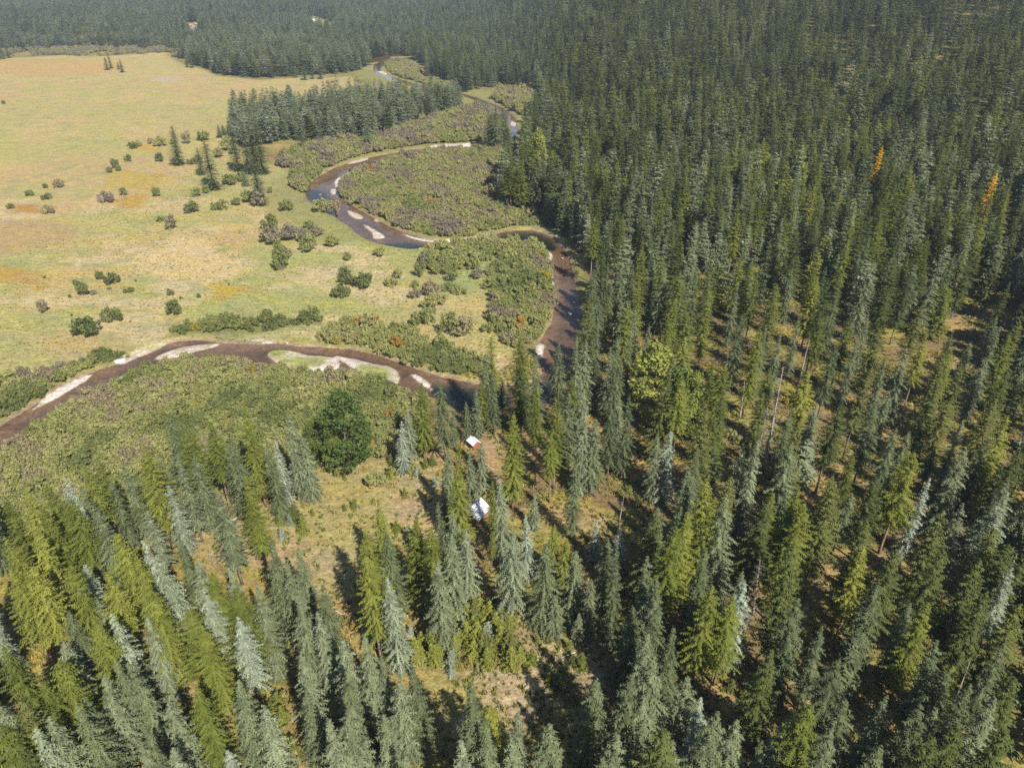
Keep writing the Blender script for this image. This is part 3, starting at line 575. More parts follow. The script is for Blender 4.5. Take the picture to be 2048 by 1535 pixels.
# fill the forests between them
def jgrid(x0, x1, y0, y1, s, jit=.85, seed=1):
    g = np.random.default_rng(seed); ax = np.arange(x0, x1, s); ay = np.arange(y0, y1, s); A, B = np.meshgrid(ax, ay)
    A = A + ((np.arange(len(ay)) % 2) * s * .5)[:, None]
    return (A + g.uniform(-.5, .5, A.shape) * s * jit).ravel(), (B + g.uniform(-.5, .5, B.shape) * s * jit).ravel()
FILL = []   # x,y,kind,h,tint,variant,region
hx = np.array([t[0] for t in TREES]); hy = np.array([t[1] for t in TREES])
def far_from_hand(X0, Y0, r):
    out = np.ones(len(X0), bool)
    for i in range(0, len(X0), 20000):
        d = (X0[i:i + 20000, None] - hx[None]) ** 2 + (Y0[i:i + 20000, None] - hy[None]) ** 2; out[i:i + 20000] = d.min(1) > r * r
    return out
ALLR = np.vstack(RIV)
def fill(region, poly, x0, x1, y0, y1, s, keep, mix, seed, hmean=27, minr=4.2):
    X0, Y0 = jgrid(x0, x1, y0, y1, s, seed=seed); Z0 = hill(X0, Y0)
    px, py, dep = project(X0, Y0, Z0); tx, ty, _ = project(X0, Y0, Z0 + 30)
    g = np.random.default_rng(seed + 50)
    m = inside(poly, px, py) & (Y0 > 20) & (px > -500 - 2e4 / dep) & (px < 2550 + 2e4 / dep) & (ty < 1900) & (dep > 30)
    X0, Y0, px, py, dep = X0[m], Y0[m], px[m], py[m], dep[m]
    n1 = fbm(X0, Y0, 34, seed + 5); n2 = fbm(X0, Y0, 70, seed + 8); n3 = fbm(X0, Y0, 22, seed + 12)
    m = g.random(len(X0)) < np.clip(keep(X0, Y0, px, py, n1), 0, 1)
    for P in (CLEAR1, CLEAR2, TRAIL, LAWN, PAD, LISTED, GLADE, YARD, HOUSE_PLOT): m &= ~inside(P, px, py)
    m &= far_from_hand(X0, Y0, minr)
    X0, Y0, px, py, n2, n3 = X0[m], Y0[m], px[m], py[m], n2[m], n3[m]
    rd = np.minimum.reduce([sdist(p, X0, Y0) for p in RIV]); m = rd > 2.5
    X0, Y0, px, py, n2, n3 = X0[m], Y0[m], px[m], py[m], n2[m], n3[m]
    for a, b, p, q, c, d in zip(X0, Y0, px, py, n2, n3):
        ps, pl = mix(a, b, p, q, c); u = g.random(); kind = 'spruce' if u < ps else 'larch' if u < ps + pl else 'fir'
        h = hmean * np.clip(g.normal(1, .2), .4, 1.4) * (.75 + .5 * d)
        FILL.append([a, b, kind, h, float(np.clip(g.normal({'stand': .58, 'far': .5, 'front': .45, 'right': .44 - .12 * min(1, max(0, (b - 250) / 250))}[region], .2) + (c - .5) * .5, 0, .78 if kind != 'larch' else .9)), int(g.integers(0, 7 if kind == 'spruce' else len(PROTO[kind]))), region])  # right forest tinted darker with distance, replacing shade missing between coarse branches
fill('right', FOREST['right'], -160, 700, 40, 420, 7.3, lambda X, Y, p, q, n: .06 + .62 * sstep(.38, .56, n) + .9 * sstep(210, 330, Y), lambda x, y, p, q, c: (.46 if c < .5 else .34, .22 if c < .55 else .30), 3, 23)
fill('right', FOREST['right'], -300, 1500, 420, 1150, 8.7, lambda X, Y, p, q, n: .60 + .4 * sstep(.35, .5, n), lambda x, y, p, q, c: ((.62, .14) if p < 1100 else (.32, .26) if c < .5 else (.22, .36)), 4, 23)
fill('right', FOREST['right'], -600, 1500, 1150, 2600, 9, lambda X, Y, p, q, n: .95 + 0 * X, lambda x, y, p, q, c: (.55, .2), 14, 24)
fill('front', FOREST['front'], -260, 120, 20, 150, 7.0, lambda X, Y, p, q, n: .12 + .5 * sstep(.42, .58, n), lambda x, y, p, q, c: (.66, .30), 5, 22, 5.5)
fill('stand', FOREST['stand'], -320, 0, 400, 760, 7.2, lambda X, Y, p, q, n: .92 + 0 * X, lambda x, y, p, q, c: (.97, .02), 6, 20)
fill('far', FOREST['far'], -2200, 100, 700, 3000, 9.2, lambda X, Y, p, q, n: np.where((q > 55) & (p < 375), .35 + .6 * sstep(.42, .56, n), .95), lambda x, y, p, q, c: (.80, .10), 7, 22)

# the largest in view become single trees, the rest of each forest one mass
allt = [t + ['hand'] for t in TREES] + FILL
ax = np.array([t[0] for t in allt]); ay = np.array([t[1] for t in allt]); az = hill(ax, ay); ah = np.array([t[3] for t in allt])
bx, by, bd = project(ax, ay, az); tx, ty, _ = project(ax, ay, az + ah)
inview = (ty < 1535) & (by > 0) & (np.maximum(bx, tx) > 0) & (np.minimum(bx, tx) < 2048)
size = np.where(inview, np.hypot(bx - tx, by - ty), 0)
single = np.array([t[6] == 'hand' for t in allt])
CAP = {'spruce': 300, 'larch': 190, 'fir': 200}
for kd, cap in CAP.items():
    idx = [i for i in np.argsort(-size) if allt[i][2] == kd and not single[i] and size[i] > 0]
    n0 = sum(1 for i in range(len(allt)) if single[i] and allt[i][2] == kd)
    for i in idx[:max(0, cap - n0)]: single[i] = True

CABIN = hit(950, 1033)
def where(x, y, px, py):
    if (x - CABIN[0]) ** 2 + (y - CABIN[1]) ** 2 < 14 ** 2: return 'close to the white-roofed cabin'
    if py < 170: return 'at the far edge of the dry meadow'
    if px < 560 and py < 430: return 'standing alone in the dry meadow'
    if px < 1080 and py < 440: return 'beside the upper river bend'
    if px < 660 and py < 1110: return 'in the stand beside the willow thicket'
    if px < 660: return 'in the stand sloping below the grassy clearing'
    if px < 1010 and py < 960: return 'between the river junction and the clearing'
    if px < 1010 and py < 1330: return 'around the grassy clearing'
    if px < 1250 and py < 900: return 'along the shaded riverbank'
    if py > 1500: return 'below the sapling patch'
    if px < 1250: return 'by the track through the sapling patch'
    if py < 620: return 'in dense forest across the river'
    if px < 1500: return 'on the forest edge east of the track'
    return 'in the open forest with golden undergrowth'
def tone(kind, t):
    if kind == 'spruce': return 'pale blue-grey' if t > .79 else 'grey-green' if t > .45 else 'dark green'
    if kind == 'larch': return 'golden autumn' if t > .93 else 'bright yellow-green' if t > .5 else 'olive-green'
    return 'olive-tinged' if t > .5 else 'deep green'
SIDX = np.nonzero(single)[0]; SX = ax[SIDX]; SY = ay[SIDX]
def plant_tree(x, y, kind, h, tint, v):
    zz = float(ground_z(x, y)); k = h / 28.; px, py, _ = project(x, y, zz)
    wd_ = random.uniform(.86, 1.16) * (24 / h) ** .3 * WIDE.get((x, y), 1.0)
    sz = ('tall' if h > 24 else 'short' if h < 17 else 'mid-sized') + (' slender' if wd_ < .94 else ' broad' if wd_ > 1.07 else '')
    bare = ' bare-trunked' if (kind == 'larch' and v in (2, 4)) or (kind == 'fir' and v == 4) else ''
    d = (SX - x) ** 2 + (SY - y) ** 2; nb = ''
    for i in SIDX[np.argsort(d)[1:6]]:
        q = allt[i]; qs = 'tall' if q[3] > 24 else 'short' if q[3] < 17 else 'mid-sized'; me_ = sz.split()[0]
        if (q[0] - x) ** 2 + (q[1] - y) ** 2 < 196 and (q[2], tone(q[2], q[4]), qs) != (kind, tone(kind, tint), me_):
            nb = f" beside {qs if qs != me_ else 'one'} {tone(q[2], q[4])} {q[2]}"; break
    w = where(x, y, float(px), float(py)); lab = f"{sz} {tone(kind, tint)}{bare} {kind}{nb} {w}"
    if len(lab.split()) > 16: lab = f"{sz} {tone(kind, tint)} {kind}{nb} {w}"
    if len(lab.split()) > 16: lab = f"{sz} {tone(kind, tint)}{bare} {kind} {w}"
    o = thing(kind + '_tree', lab, kind + ' tree', (x, y, zz - .1), (random.gauss(0, .018), random.gauss(0, .018), random.uniform(0, 6.28)), f"{kind} trees {w}")
    o.scale = (k * wd_, k * wd_, k)
    tr, cr = PROTO[kind][v]
    link('trunk', tr, o); c = link('crown', cr, o); c['tint'] = float(tint)
for i in np.nonzero(single)[0]: plant_tree(*allt[i][:6])
off = {'spruce': 0, 'larch': 9, 'fir': 15}
NAMES = {'right': 'dense conifer forest climbing the slope across the river', 'front': 'conifer forest below the clearing beside the willow thicket', 'stand': 'blue-green spruce stand between dry meadow and upper river', 'far': 'far conifer forest beyond the dry meadow'}
for reg, lab in NAMES.items():
    idx = [i for i in range(len(allt)) if not single[i] and allt[i][6] == reg]
    if not idx: continue
    P = np.array([[allt[i][0], allt[i][1], float(az[i]) - .1] for i in idx]); hh = ah[idx] / 28.
    wv = rng.uniform(.9, 1.2, len(idx)) * {'stand': 1.85, 'far': 1.9, 'right': 1.42, 'front': 1.0}[reg]; stuff('conifer_forest', lab, ('spruce', 'larch', 'fir'), P, [off[allt[i][2]] + allt[i][5] for i in idx],
          np.stack([rng.normal(0, .02, len(idx)), rng.normal(0, .02, len(idx)), rng.uniform(0, 6.28, len(idx))], 1), np.stack([hh * wv, hh * wv, hh], 1), [allt[i][4] for i in idx])

# ------------------------------------------------------------------ broadleaf trees and dead trees
for px, py, h, w, tint, v, lab in [
 (700, 945, 24, 1.15, .12, 0, 'huge dark green bushy cottonwood at the edge of the grassy clearing'),
 (672, 950, 13, 1.0, .45, 1, 'small light green cottonwood leaning on the huge dark one'),
 (640, 935, 15, 1.0, .25, 2, 'dark green cottonwood between spruces and the huge bushy one'),
 (1297, 852, 26, 1.3, .92, 1, 'yellow-green broad cottonwood rising among dark spruces by the riverbank'),
 (1345, 868, 22, 1.0, .30, 2, 'dull green cottonwood beside the yellow-green one'),
 (1372, 880, 21, .9, .65, 0, 'bright green cottonwood on the sunny side of the dull one'),
 (1075, 375, 34, .8, .95, 1, 'tall pale yellow-green cottonwood at the upper river bend'),
 (1866, 650, 15, 1.2, .42, 2, 'round olive cottonwood beside the gap in the dense forest'),
 (1520, 395, 24, .8, .75, 1, 'pale green cottonwood deep in the dense forest'),
 (1590, 420, 24, .8, .85, 0, 'yellow-green cottonwood deep in the dense forest near golden larch'),
 (1100, 440, 18, .9, .55, 2, 'light green cottonwood overhanging the deep pool')]:
    X0, Y0 = hit(px, py); k = h / 20; o = thing('cottonwood_tree', lab, 'cottonwood', (X0, Y0, float(ground_z(X0, Y0)) - .1), (0, 0, random.uniform(0, 6.28)))
    o.scale = (k * w, k * w, k); link('trunk', PROTO['broad'][v][0], o); link('crown', PROTO['broad'][v][1], o)['tint'] = tint
DEAD = {(1348, 1010): "460,640,480,330,2 730,760,790,560,2 830,370,870,190,2 1670,430,1760,260,3 1575,1310,1740,900,1 1030,950,1140,650,1 200,1130,240,950,1", (1348, 505): "705,870,785,510,3 385,970,430,710,3 205,1100,245,790,1 465,1280,510,890,2 520,1280,635,640,0 400,1380,425,1150,0 1400,1140,1470,980,3 775,1370,810,1230,1 305,680,325,560,2",
        (0, 1010): "335,780,220,590,0 300,910,215,720,3 1005,1090,920,740,1 1060,1040,970,760,3", (680, 1010): "575,740,570,620,2 1620,170,1635,-60,3", (0, 505): "1250,1530,1165,1200,3 1180,1530,1150,1360,1"}
k = 0
for (ox, oy), s in DEAD.items():
    for it in s.split():
        bx_, by_, tx_, ty_, v = [float(q) for q in it.split(',')]; X0, Y0 = hit(ox + bx_ * K, oy + by_ * K); zz = float(ground_z(X0, Y0))
        dx, dy, dz = rays(ox + tx_ * K, oy + ty_ * K); h = max(5., min(30., CAM_H + float(dz) * Y0 / float(dy) - zz)); v = int(v)
        look = ('thin-twigged dead conifer', 'dead conifer with bare lower trunk', 'dead conifer densely tangled with twigs', 'bare weathered snag pole')[v]
        w = where(X0, Y0, ox + bx_ * K, oy + by_ * K)
        o = thing('dead_tree', look + ' ' + w, 'dead tree', (X0, Y0, zz - .1), (random.gauss(0, .03), random.gauss(0, .03), random.uniform(0, 6.28)), 'dead trees ' + w)
        q = h / 26; o.scale = (q * 1.3 + .2, q * 1.3 + .2, q); link('trunk', PROTO['dead'][v][0], o); link('crown', PROTO['dead'][v][1], o)

# ------------------------------------------------------------------ shrubs one can count, saplings
def shrub(px, py, wpx, tint, lab, group=None, v=None, tallk=1.0):
    X0, Y0 = hit(px, py); zz = float(ground_z(X0, Y0)); _, _, dep = project(X0, Y0, zz); w = wpx * float(dep) / F_PX / 2
    v = random.randrange(5) if v is None else v; o = thing('shrub', lab, 'shrub', (X0, Y0, zz - .05), (0, 0, random.uniform(0, 6.28)), group)
    q = w / .98; o.scale = (q, q, q * 1.12 * tallk); link('stem', PROTO['bush'][v][0], o); link('foliage', PROTO['bush'][v][1], o)['tint'] = tint
def swhere(px, py):
    if py < 330: return 'along the old channel in the dry meadow'
    if px < 330: return 'scattered on the open dry meadow'
    if px < 560 and py < 480: return 'near the lone spruces in the meadow'
    if px < 700: return 'in the thicket patch on the meadow'
    return 'between the meadow and the willow thickets'
SH = {(0, 0): "775,870,50,.02 675,985,60,.1 750,945,45,.1 940,945,55,.05 345,1095,60,.75 275,1165,55,.05 268,1100,35,.1 175,1145,45,.2 630,1180,95,.84 1120,1245,90,.1 1005,1340,90,.78 940,1295,50,.2 65,1220,40,.1 290,1245,75,.7 915,1150,60,.2 1130,960,60,.1 1160,950,50,.1 1095,840,70,.75 810,855,50,.6 885,840,40,.7 940,855,70,.5 1005,845,30,.6 1330,880,90,.6 1580,1340,100,.15 1600,1420,130,.8 1700,1400,120,.86 1780,1420,100,.82 1860,1380,80,.78 1810,1470,110,.3 1680,1500,60,.75 1805,1335,60,.25 1675,1230,80,.2 1525,1205,90,.8 1290,1225,90,.2 1380,1200,60,.2 1200,820,70,.3 20,610,25,.1 690,1000,40,.2 730,1140,50,.3 1150,1150,60,.3 1350,1080,80,.15 1420,1060,70,.2 1210,1130,50,.25 1450,1180,90,.3 640,1010,40,.84 1370,900,60,.7 1280,920,70,.7 1580,1130,40,.3 1950,1440,90,.4 1630,1480,80,.3 1960,1250,110,.7 1880,1240,100,.5",
      (0, 505): "585,160,60,.08 655,180,85,.05 450,190,40,.1 490,250,90,.15 550,245,35,.8 770,230,40,.1 735,235,30,.1 255,350,80,.8 665,395,120,.05 1030,360,95,.05 520,480,145,.0 1000,250,40,.1 1165,265,30,.05 1240,375,20,.1 1060,270,20,.1 410,265,25,.1 795,170,15,.1 640,215,25,.2 985,225,20,.1 1340,190,15,.1 1650,100,140,.2 1990,260,90,.1 2020,150,85,.05 260,150,20,.1 420,370,18,.1",
      (680, 505): "20,255,90,.1 35,185,95,.08 135,205,125,.05 335,150,65,.5 300,195,85,.45 500,90,95,.84 590,90,115,.3 690,70,45,.8 780,95,85,.35 800,150,80,.82 910,80,60,.9 750,30,55,.75 440,200,60,.3 470,140,90,.2 560,130,70,.4 660,170,95,.3 640,220,85,.2 700,240,85,.4 440,265,70,.8 540,250,120,.75 585,300,90,.6 490,410,145,.2 640,475,145,.25 725,485,130,.7 865,465,75,.3 985,525,105,.78 45,45,60,.3 230,20,75,.5 520,320,100,.5 620,130,70,.3"}
for (ox, oy), s in SH.items():
    for it in s.split():
        a_, b_, w_, t_ = [float(q) for q in it.split(',')]; px, py = ox + a_ * K, oy + b_ * K
        col = 'dark green' if t_ < .12 else 'green' if t_ < .35 else 'olive' if t_ < .65 else 'brownish' if t_ < .8 else 'greyish twiggy'
        big = 'big' if w_ > 110 else 'small' if w_ < 45 else 'rounded'
        shrub(px, py, w_ * K, t_, f"{big} {col} shrub {swhere(px, py)}", 'shrubs ' + swhere(px, py))
for px, py, w_, t_, lab in [(752, 972, 42, .5, 'large yellow-green rounded bush in the grassy clearing'), (785, 950, 30, .45, 'olive bush beside the pale blue spruce in the clearing'), (832, 945, 24, .4, 'leafy bush between spruces at the clearing edge'), (920, 1290, 30, .96, 'yellow-leaved bush in the sapling patch'), (723, 655, 30, 1., 'orange autumn bush in the riverside willows'), (752, 650, 24, 1., 'smaller orange autumn bush beside another in the riverside willows'), (520, 1000, 22, .95, 'yellow bush at the upper rim of the clearing'), (1320, 775, 30, .95, 'yellow bush under the green cottonwoods'), (990, 1085, 26, .95, 'bright yellow-green bush near the cabin'), (255, 712, 10, .5, 'small bush on the cut gravel bank beside the white tarp')]:
    shrub(px, py, w_, t_, lab)
for a_, b_, w_, t_ in [(1270,580,44,1.),(1285,640,40,.97),(1265,700,36,.99),(1560,610,50,.95),(1540,580,34,.96),(1605,900,46,.95),(1595,860,30,.97),(1040,1110,60,.96),(1085,1160,44,.97),(1010,1090,34,.95),(1330,1170,40,.96),(1460,60,60,.98),(1570,1275,40,.97),(1240,760,50,.7),(500,1050,50,.93),(690,950,60,.92),(900,910,30,.94)]:
    shrub(1348 + a_ * K, 1010 + b_ * K, w_ * K, t_, ('orange' if t_ > .965 else 'yellow' if t_ > .91 else 'brownish') + ' autumn bush on the floor of the open forest', 'autumn bushes in the open forest')
for a_, b_, w_, t_ in [(660,880,80,.95),(700,870,40,.96),(780,912,70,.95),(150,900,70,.93),(180,930,50,.92),(330,1080,70,.5),(370,1120,60,.45),(1440,1450,60,.98),(540,1290,40,.95),(1170,1270,60,.8),(1080,1150,50,.8)]:
    shrub(1348 + a_ * K, 505 + b_ * K, w_ * K, t_, ('yellow' if t_ > .91 else 'brownish' if t_ > .6 else 'olive') + ' low bush in a gap of the dense forest', 'low bushes in forest gaps')
rb = random.Random(8); PB = np.array([(440,740),(700,690),(780,640),(980,670),(1040,700),(1010,800),(1080,960),(960,990),(640,960),(440,920)]) * K + np.array([680, 1010]); n = 0
while n < 75:
    px, py = rb.uniform(PB[:, 0].min(), PB[:, 0].max()), rb.uniform(PB[:, 1].min(), PB[:, 1].max())
    if inside(PB, np.array([px]), np.array([py]))[0]:
        t_ = rb.choice((.4, .5, .55, .94, .93)); shrub(px, py, rb.uniform(12, 26), t_, ('yellow-leaved' if t_ > .9 else 'yellow-green') + ' brush growing between saplings in the sapling patch', 'brush in the sapling patch', tallk=1.2); n += 1
for px, py, w_, t_ in [(545,1325,26,.93),(560,1350,30,.5),(575,1410,34,.93),(560,1440,26,.5),(620,1500,34,.5),(505,1480,36,.45),(520,1510,30,.5),(300,1460,24,.94),(325,1400,24,.93),(650,1520,30,.94),(1120,1370,34,.45),(1105,1350,26,.5),(1130,1345,24,.4),(770,1310,26,.4),(690,1245,20,.93),(710,1260,18,.94),(860,1280,20,.95)]:
    shrub(px, py, w_, t_, ('yellow-leaved' if t_ > .9 else 'leafy green') + ' bush among the trees around the clearings', 'bushes among the trees around the clearings', tallk=1.15)
def sapling(px, py, hpx, v, tint, lab, group):
    X0, Y0 = hit(px, py); zz = float(ground_z(X0, Y0)); _, _, dep = project(X0, Y0, zz); ang = math.atan2(CAM_H - zz, Y0)
    h = min(9., 1.5 * hpx * float(dep) / F_PX / max(.45, math.cos(ang) + .25)); o = thing('sapling', lab, 'sapling', (X0, Y0, zz - .05), (random.gauss(0, .03), random.gauss(0, .03), random.uniform(0, 6.28)), group)
    q = h / 5; o.scale = (q * 1.3, q * 1.3, q); link('stem', PROTO['young'][v][0], o); link('crown', PROTO['young'][v][1], o)['tint'] = tint
r = random.Random(5); P = np.array([(460,760),(700,700),(780,640),(960,680),(1040,700),(1000,800),(1080,960),(960,990),(640,960),(450,920)]) * K + np.array([680, 1010])
n = 0
while n < 70:
    px, py = r.uniform(P[:, 0].min(), P[:, 0].max()), r.uniform(P[:, 1].min(), P[:, 1].max())
    if inside(P, np.array([px]), np.array([py]))[0]:
        v = r.choice((0, 3, 2, 0, 1)); lk = ('yellow-green larch', 'blue-green spruce', 'dark green fir', 'yellow-green larch')[v]
        sapling(px, py, r.uniform(20, 44), v, r.uniform(.68, .9), f"{lk} sapling in the crowded sapling patch", 'saplings in the patch'); n += 1
SAP = {(680, 1010): "870,600,60,0 900,560,40,2 1010,670,70,0 1160,815,50,0 1215,800,40,2 1340,850,60,0 1115,930,85,0 1410,960,90,0 1360,930,60,2 1270,1060,80,2 1220,1040,60,0 1320,1030,60,3 285,930,80,0 800,965,30,1 415,750,50,1 650,1000,60,1 470,650,25,1 520,800,30,1 230,120,30,0 330,160,70,0 390,150,30,1 30,30,40,0 245,90,30,0 1370,1020,40,1 1900,1300,90,2 1680,1330,80,0 1800,1440,80,0", (680, 505): "255,1345,60,1 300,1320,70,0 320,1290,50,2 450,1310,60,1 420,1290,70,0 555,1365,55,1 85,1500,60,0 380,1430,55,0 120,1500,25,1 30,1330,40,0 300,1240,60,0 640,1230,60,0 500,1260,60,0 540,1240,60,2 700,1180,60,0 1740,1480,60,2 1690,1410,50,0",
       (0, 1010): "1640,120,70,0 1730,90,90,2 1775,165,100,0 1700,110,60,1 1360,120,50,1 1310,220,60,0 1340,230,50,2 1370,265,50,1 1255,260,30,0 1830,60,40,0 1650,200,70,1 1640,1180,90,0 1660,1260,90,0 1580,1190,60,0 1720,1430,70,0 1500,1430,80,0 1500,1260,60,1 1900,1470,80,0 880,1310,50,0 1300,1390,50,2 1470,1250,60,0", (1348, 1010): "330,1080,60,2 400,1140,60,0 450,1180,70,2 540,1180,80,2 600,1200,80,0 380,1200,60,0 660,1010,60,0 1020,820,60,0 1060,980,40,1 820,420,60,2 280,230,50,0"}
for (ox, oy), s in SAP.items():
    for it in s.split():
        a_, b_, h_, v = [float(q) for q in it.split(',')]; v = int(v); px, py = ox + a_ * K, oy + b_ * K
        lk = ('yellow-green larch', 'blue-green spruce', 'dark green fir', 'yellow-green larch')[v]
        w = 'in the grassy clearing' if py < 1100 and px < 960 else 'among the trees below the clearing' if px < 680 else 'along the edge of the sapling patch' if px < 1200 else 'in the open forest with golden undergrowth'
        sapling(px, py, h_ * K * .9, v, random.uniform(.35, .85) if v != 1 else random.uniform(.6, .95), f"lone {lk} sapling {w}", 'saplings ' + w)

# ------------------------------------------------------------------ willow thickets and ground plants (masses)
def thicket(name, label, poly, s, wmean, tints, seed, tall=1.0, keepf=None):
    Pm = flat(poly); x0, y0 = Pm.min(0); x1, y1 = Pm.max(0); g = np.random.default_rng(seed)
    A, B = jgrid(x0, x1, y0, y1, s, .95, seed); m = (sdist(Pm, A, B) + (fbm(A, B, 6, seed, 3) - .5) * 4 < .9); A, B = A[m], B[m]
    m = np.minimum.reduce([sdist(p, A, B) for p in RIV]) > .5; A, B = A[m], B[m]
    if keepf is not None: m = g.random(len(A)) < keepf(A, B); A, B = A[m], B[m]
    m = far_from_hand(A, B, 1.5); A, B = A[m], B[m]; n = len(A); f = fbm(A, B, 14, seed + 3, 3); w = wmean * np.clip(g.normal(1, .25, n), .45, 1.7) * (.75 + .5 * f)
    t = np.interp(np.clip((f - .5) * 2.2 + .5 + g.normal(0, .16, n), 0, 1), np.linspace(0, 1, len(tints)), tints)
    t = np.where(g.random(n) < .012, g.uniform(.93, 1, n), t)
    stuff(name, label, ('bush',), np.stack([A, B, ground_z(A, B) - .05], 1), g.integers(0, 5, n), np.stack([0 * A, 0 * A, g.uniform(0, 6.28, n)], 1), np.stack([w, w, w * tall * g.uniform(.75, 1.2, n)], 1), t)
TH = [('river_bend', 'olive willow thicket filling the inside of the upper river bend', 2.6, 2.3, (.2, .35, .5, .6, .72, .82), 1.0), ('inside_curve', 'wide green willow thicket on the inside of the lower river curve', 2.2, 1.9, (.1, .25, .35, .45, .55, .74), .95),
      ('east_field', 'dense grey-green willow thicket beside the straight river reach', 2.4, 2.1, (.1, .25, .4, .55, .75, .84), 1.0), ('north_bank', 'willow thicket bulging over the bank above the gravel island', 2.3, 2.0, (.15, .3, .4, .5, .6), 1.0), ('bank_row', 'broken row of willows between meadow and gravel bank', 2.6, 1.9, (.05, .15, .3, .5), 1.0),
      ('upper_bank', 'brownish willow thicket between spruce stand and upper river', 3.1, 2.9, (.3, .45, .6, .7, .78, .84), 1.1), ('stream_bend', 'pale willow thicket in the forest bend of the upper river', 3.0, 3.0, (.4, .55, .65, .72), 1.2), ('far_stream', 'far willow thicket beside the shining river bend', 3.2, 3.0, (.4, .55, .65, .72), 1.0),
      ('low_bank', 'dark willow thicket along the meadow bank of the lower river', 2.3, 2.0, (.05, .2, .35, .7, .82), 1.0), ('pool_side', 'willow thicket beside the deep green pool', 2.6, 2.5, (.2, .35, .5, .6), 1.1)]
for i, (k_, lab, s, w, tt, tl) in enumerate(TH):
    thicket('willow_thicket', lab, WILLOW[k_], s, w, tt, 40 + i, tl, (lambda A, B: np.where(fbm(A, B, 9, 77, 2) > .42, 1, .1)) if k_ in ('bank_row', 'pool_side') else None)
Pm = WILLOW['far_meadow_edge']; A, B = jgrid(-1500, -250, 900, 2400, 4.6, .95, 9); px, py, _ = project(A, B, hill(A, B)); fe = fbm(A, B, 45, 66, 3); m = inside(Pm, px, py + (fe - .5) * 26) & (rng.random(len(A)) < sstep(.35, .5, fe + .05)); A, B = A[m], B[m]; n = len(A)
w = rng.uniform(2.2, 4.2, n); stuff('willow_thicket', 'far brownish shrub belt along the back edge of the meadow', ('bush',), np.stack([A, B, hill(A, B) - .05], 1), rng.integers(0, 5, n), np.stack([0 * A, 0 * A, rng.uniform(0, 6.28, n)], 1), np.stack([w, w, w * 1.1], 1), rng.uniform(.55, .88, n))
# low herbs on the clearings and the forest floor
A, B = jgrid(-150, 170, 35, 260, 1.15, .95, 21); Z0 = ground_z(A, B); px, py, dep = project(A, B, Z0); f = fbm(A, B, 7, 91, 3); f6 = fbm(A, B, 18, 95, 3)
okr = (np.minimum.reduce([sdist(p, A, B) for p in RIV]) > 1) & ~inside(TRAIL, px, py) & ~inside(WILLOW['inside_curve'], px, py) & ~inside(MEADOW, px, py)
c1 = inside(CLEAR1, px, py); m = okr & (rng.random(len(A)) < np.where(c1, .45, .95) * sstep(.28, .54, f)); A, B, Z0, f, f6 = A[m], B[m], Z0[m], f[m], f6[m]; n = len(A); w = rng.uniform(.7, 1.9, n)
stuff('undergrowth', 'low golden and green undergrowth on the forest floor', ('tuft',), np.stack([A, B, Z0 - .02], 1), rng.integers(0, 4, n), np.stack([0 * A, 0 * A, rng.uniform(0, 6.28, n)], 1), np.stack([w, w, w * .9], 1), np.clip(.30 + (f6 - .5) * 1.6 + rng.normal(0, .18, n) + .0, 0, 1))
A, B = jgrid(-230, 60, 120, 520, 2.1, .98, 23); Z0 = ground_z(A, B); px, py, dep = project(A, B, Z0); f = fbm(A, B, 11, 191, 3)
m = inside(MEADOW, px, py) & (np.minimum.reduce([sdist(p, A, B) for p in RIV]) > 1) & (rng.random(len(A)) < .85 * sstep(.34, .60, f)); A, B, Z0 = A[m], B[m], Z0[m]; n = len(A); w = rng.uniform(.6, 1.5, n)
stuff('grass', 'loose tussocks of meadow grass', ('tuft',), np.stack([A, B, Z0 - .02], 1), rng.integers(0, 4, n), np.stack([0 * A, 0 * A, rng.uniform(0, 6.28, n)], 1), np.stack([w, w, w * .8], 1), np.clip(rng.normal(.72, .16, n), .2, .95))

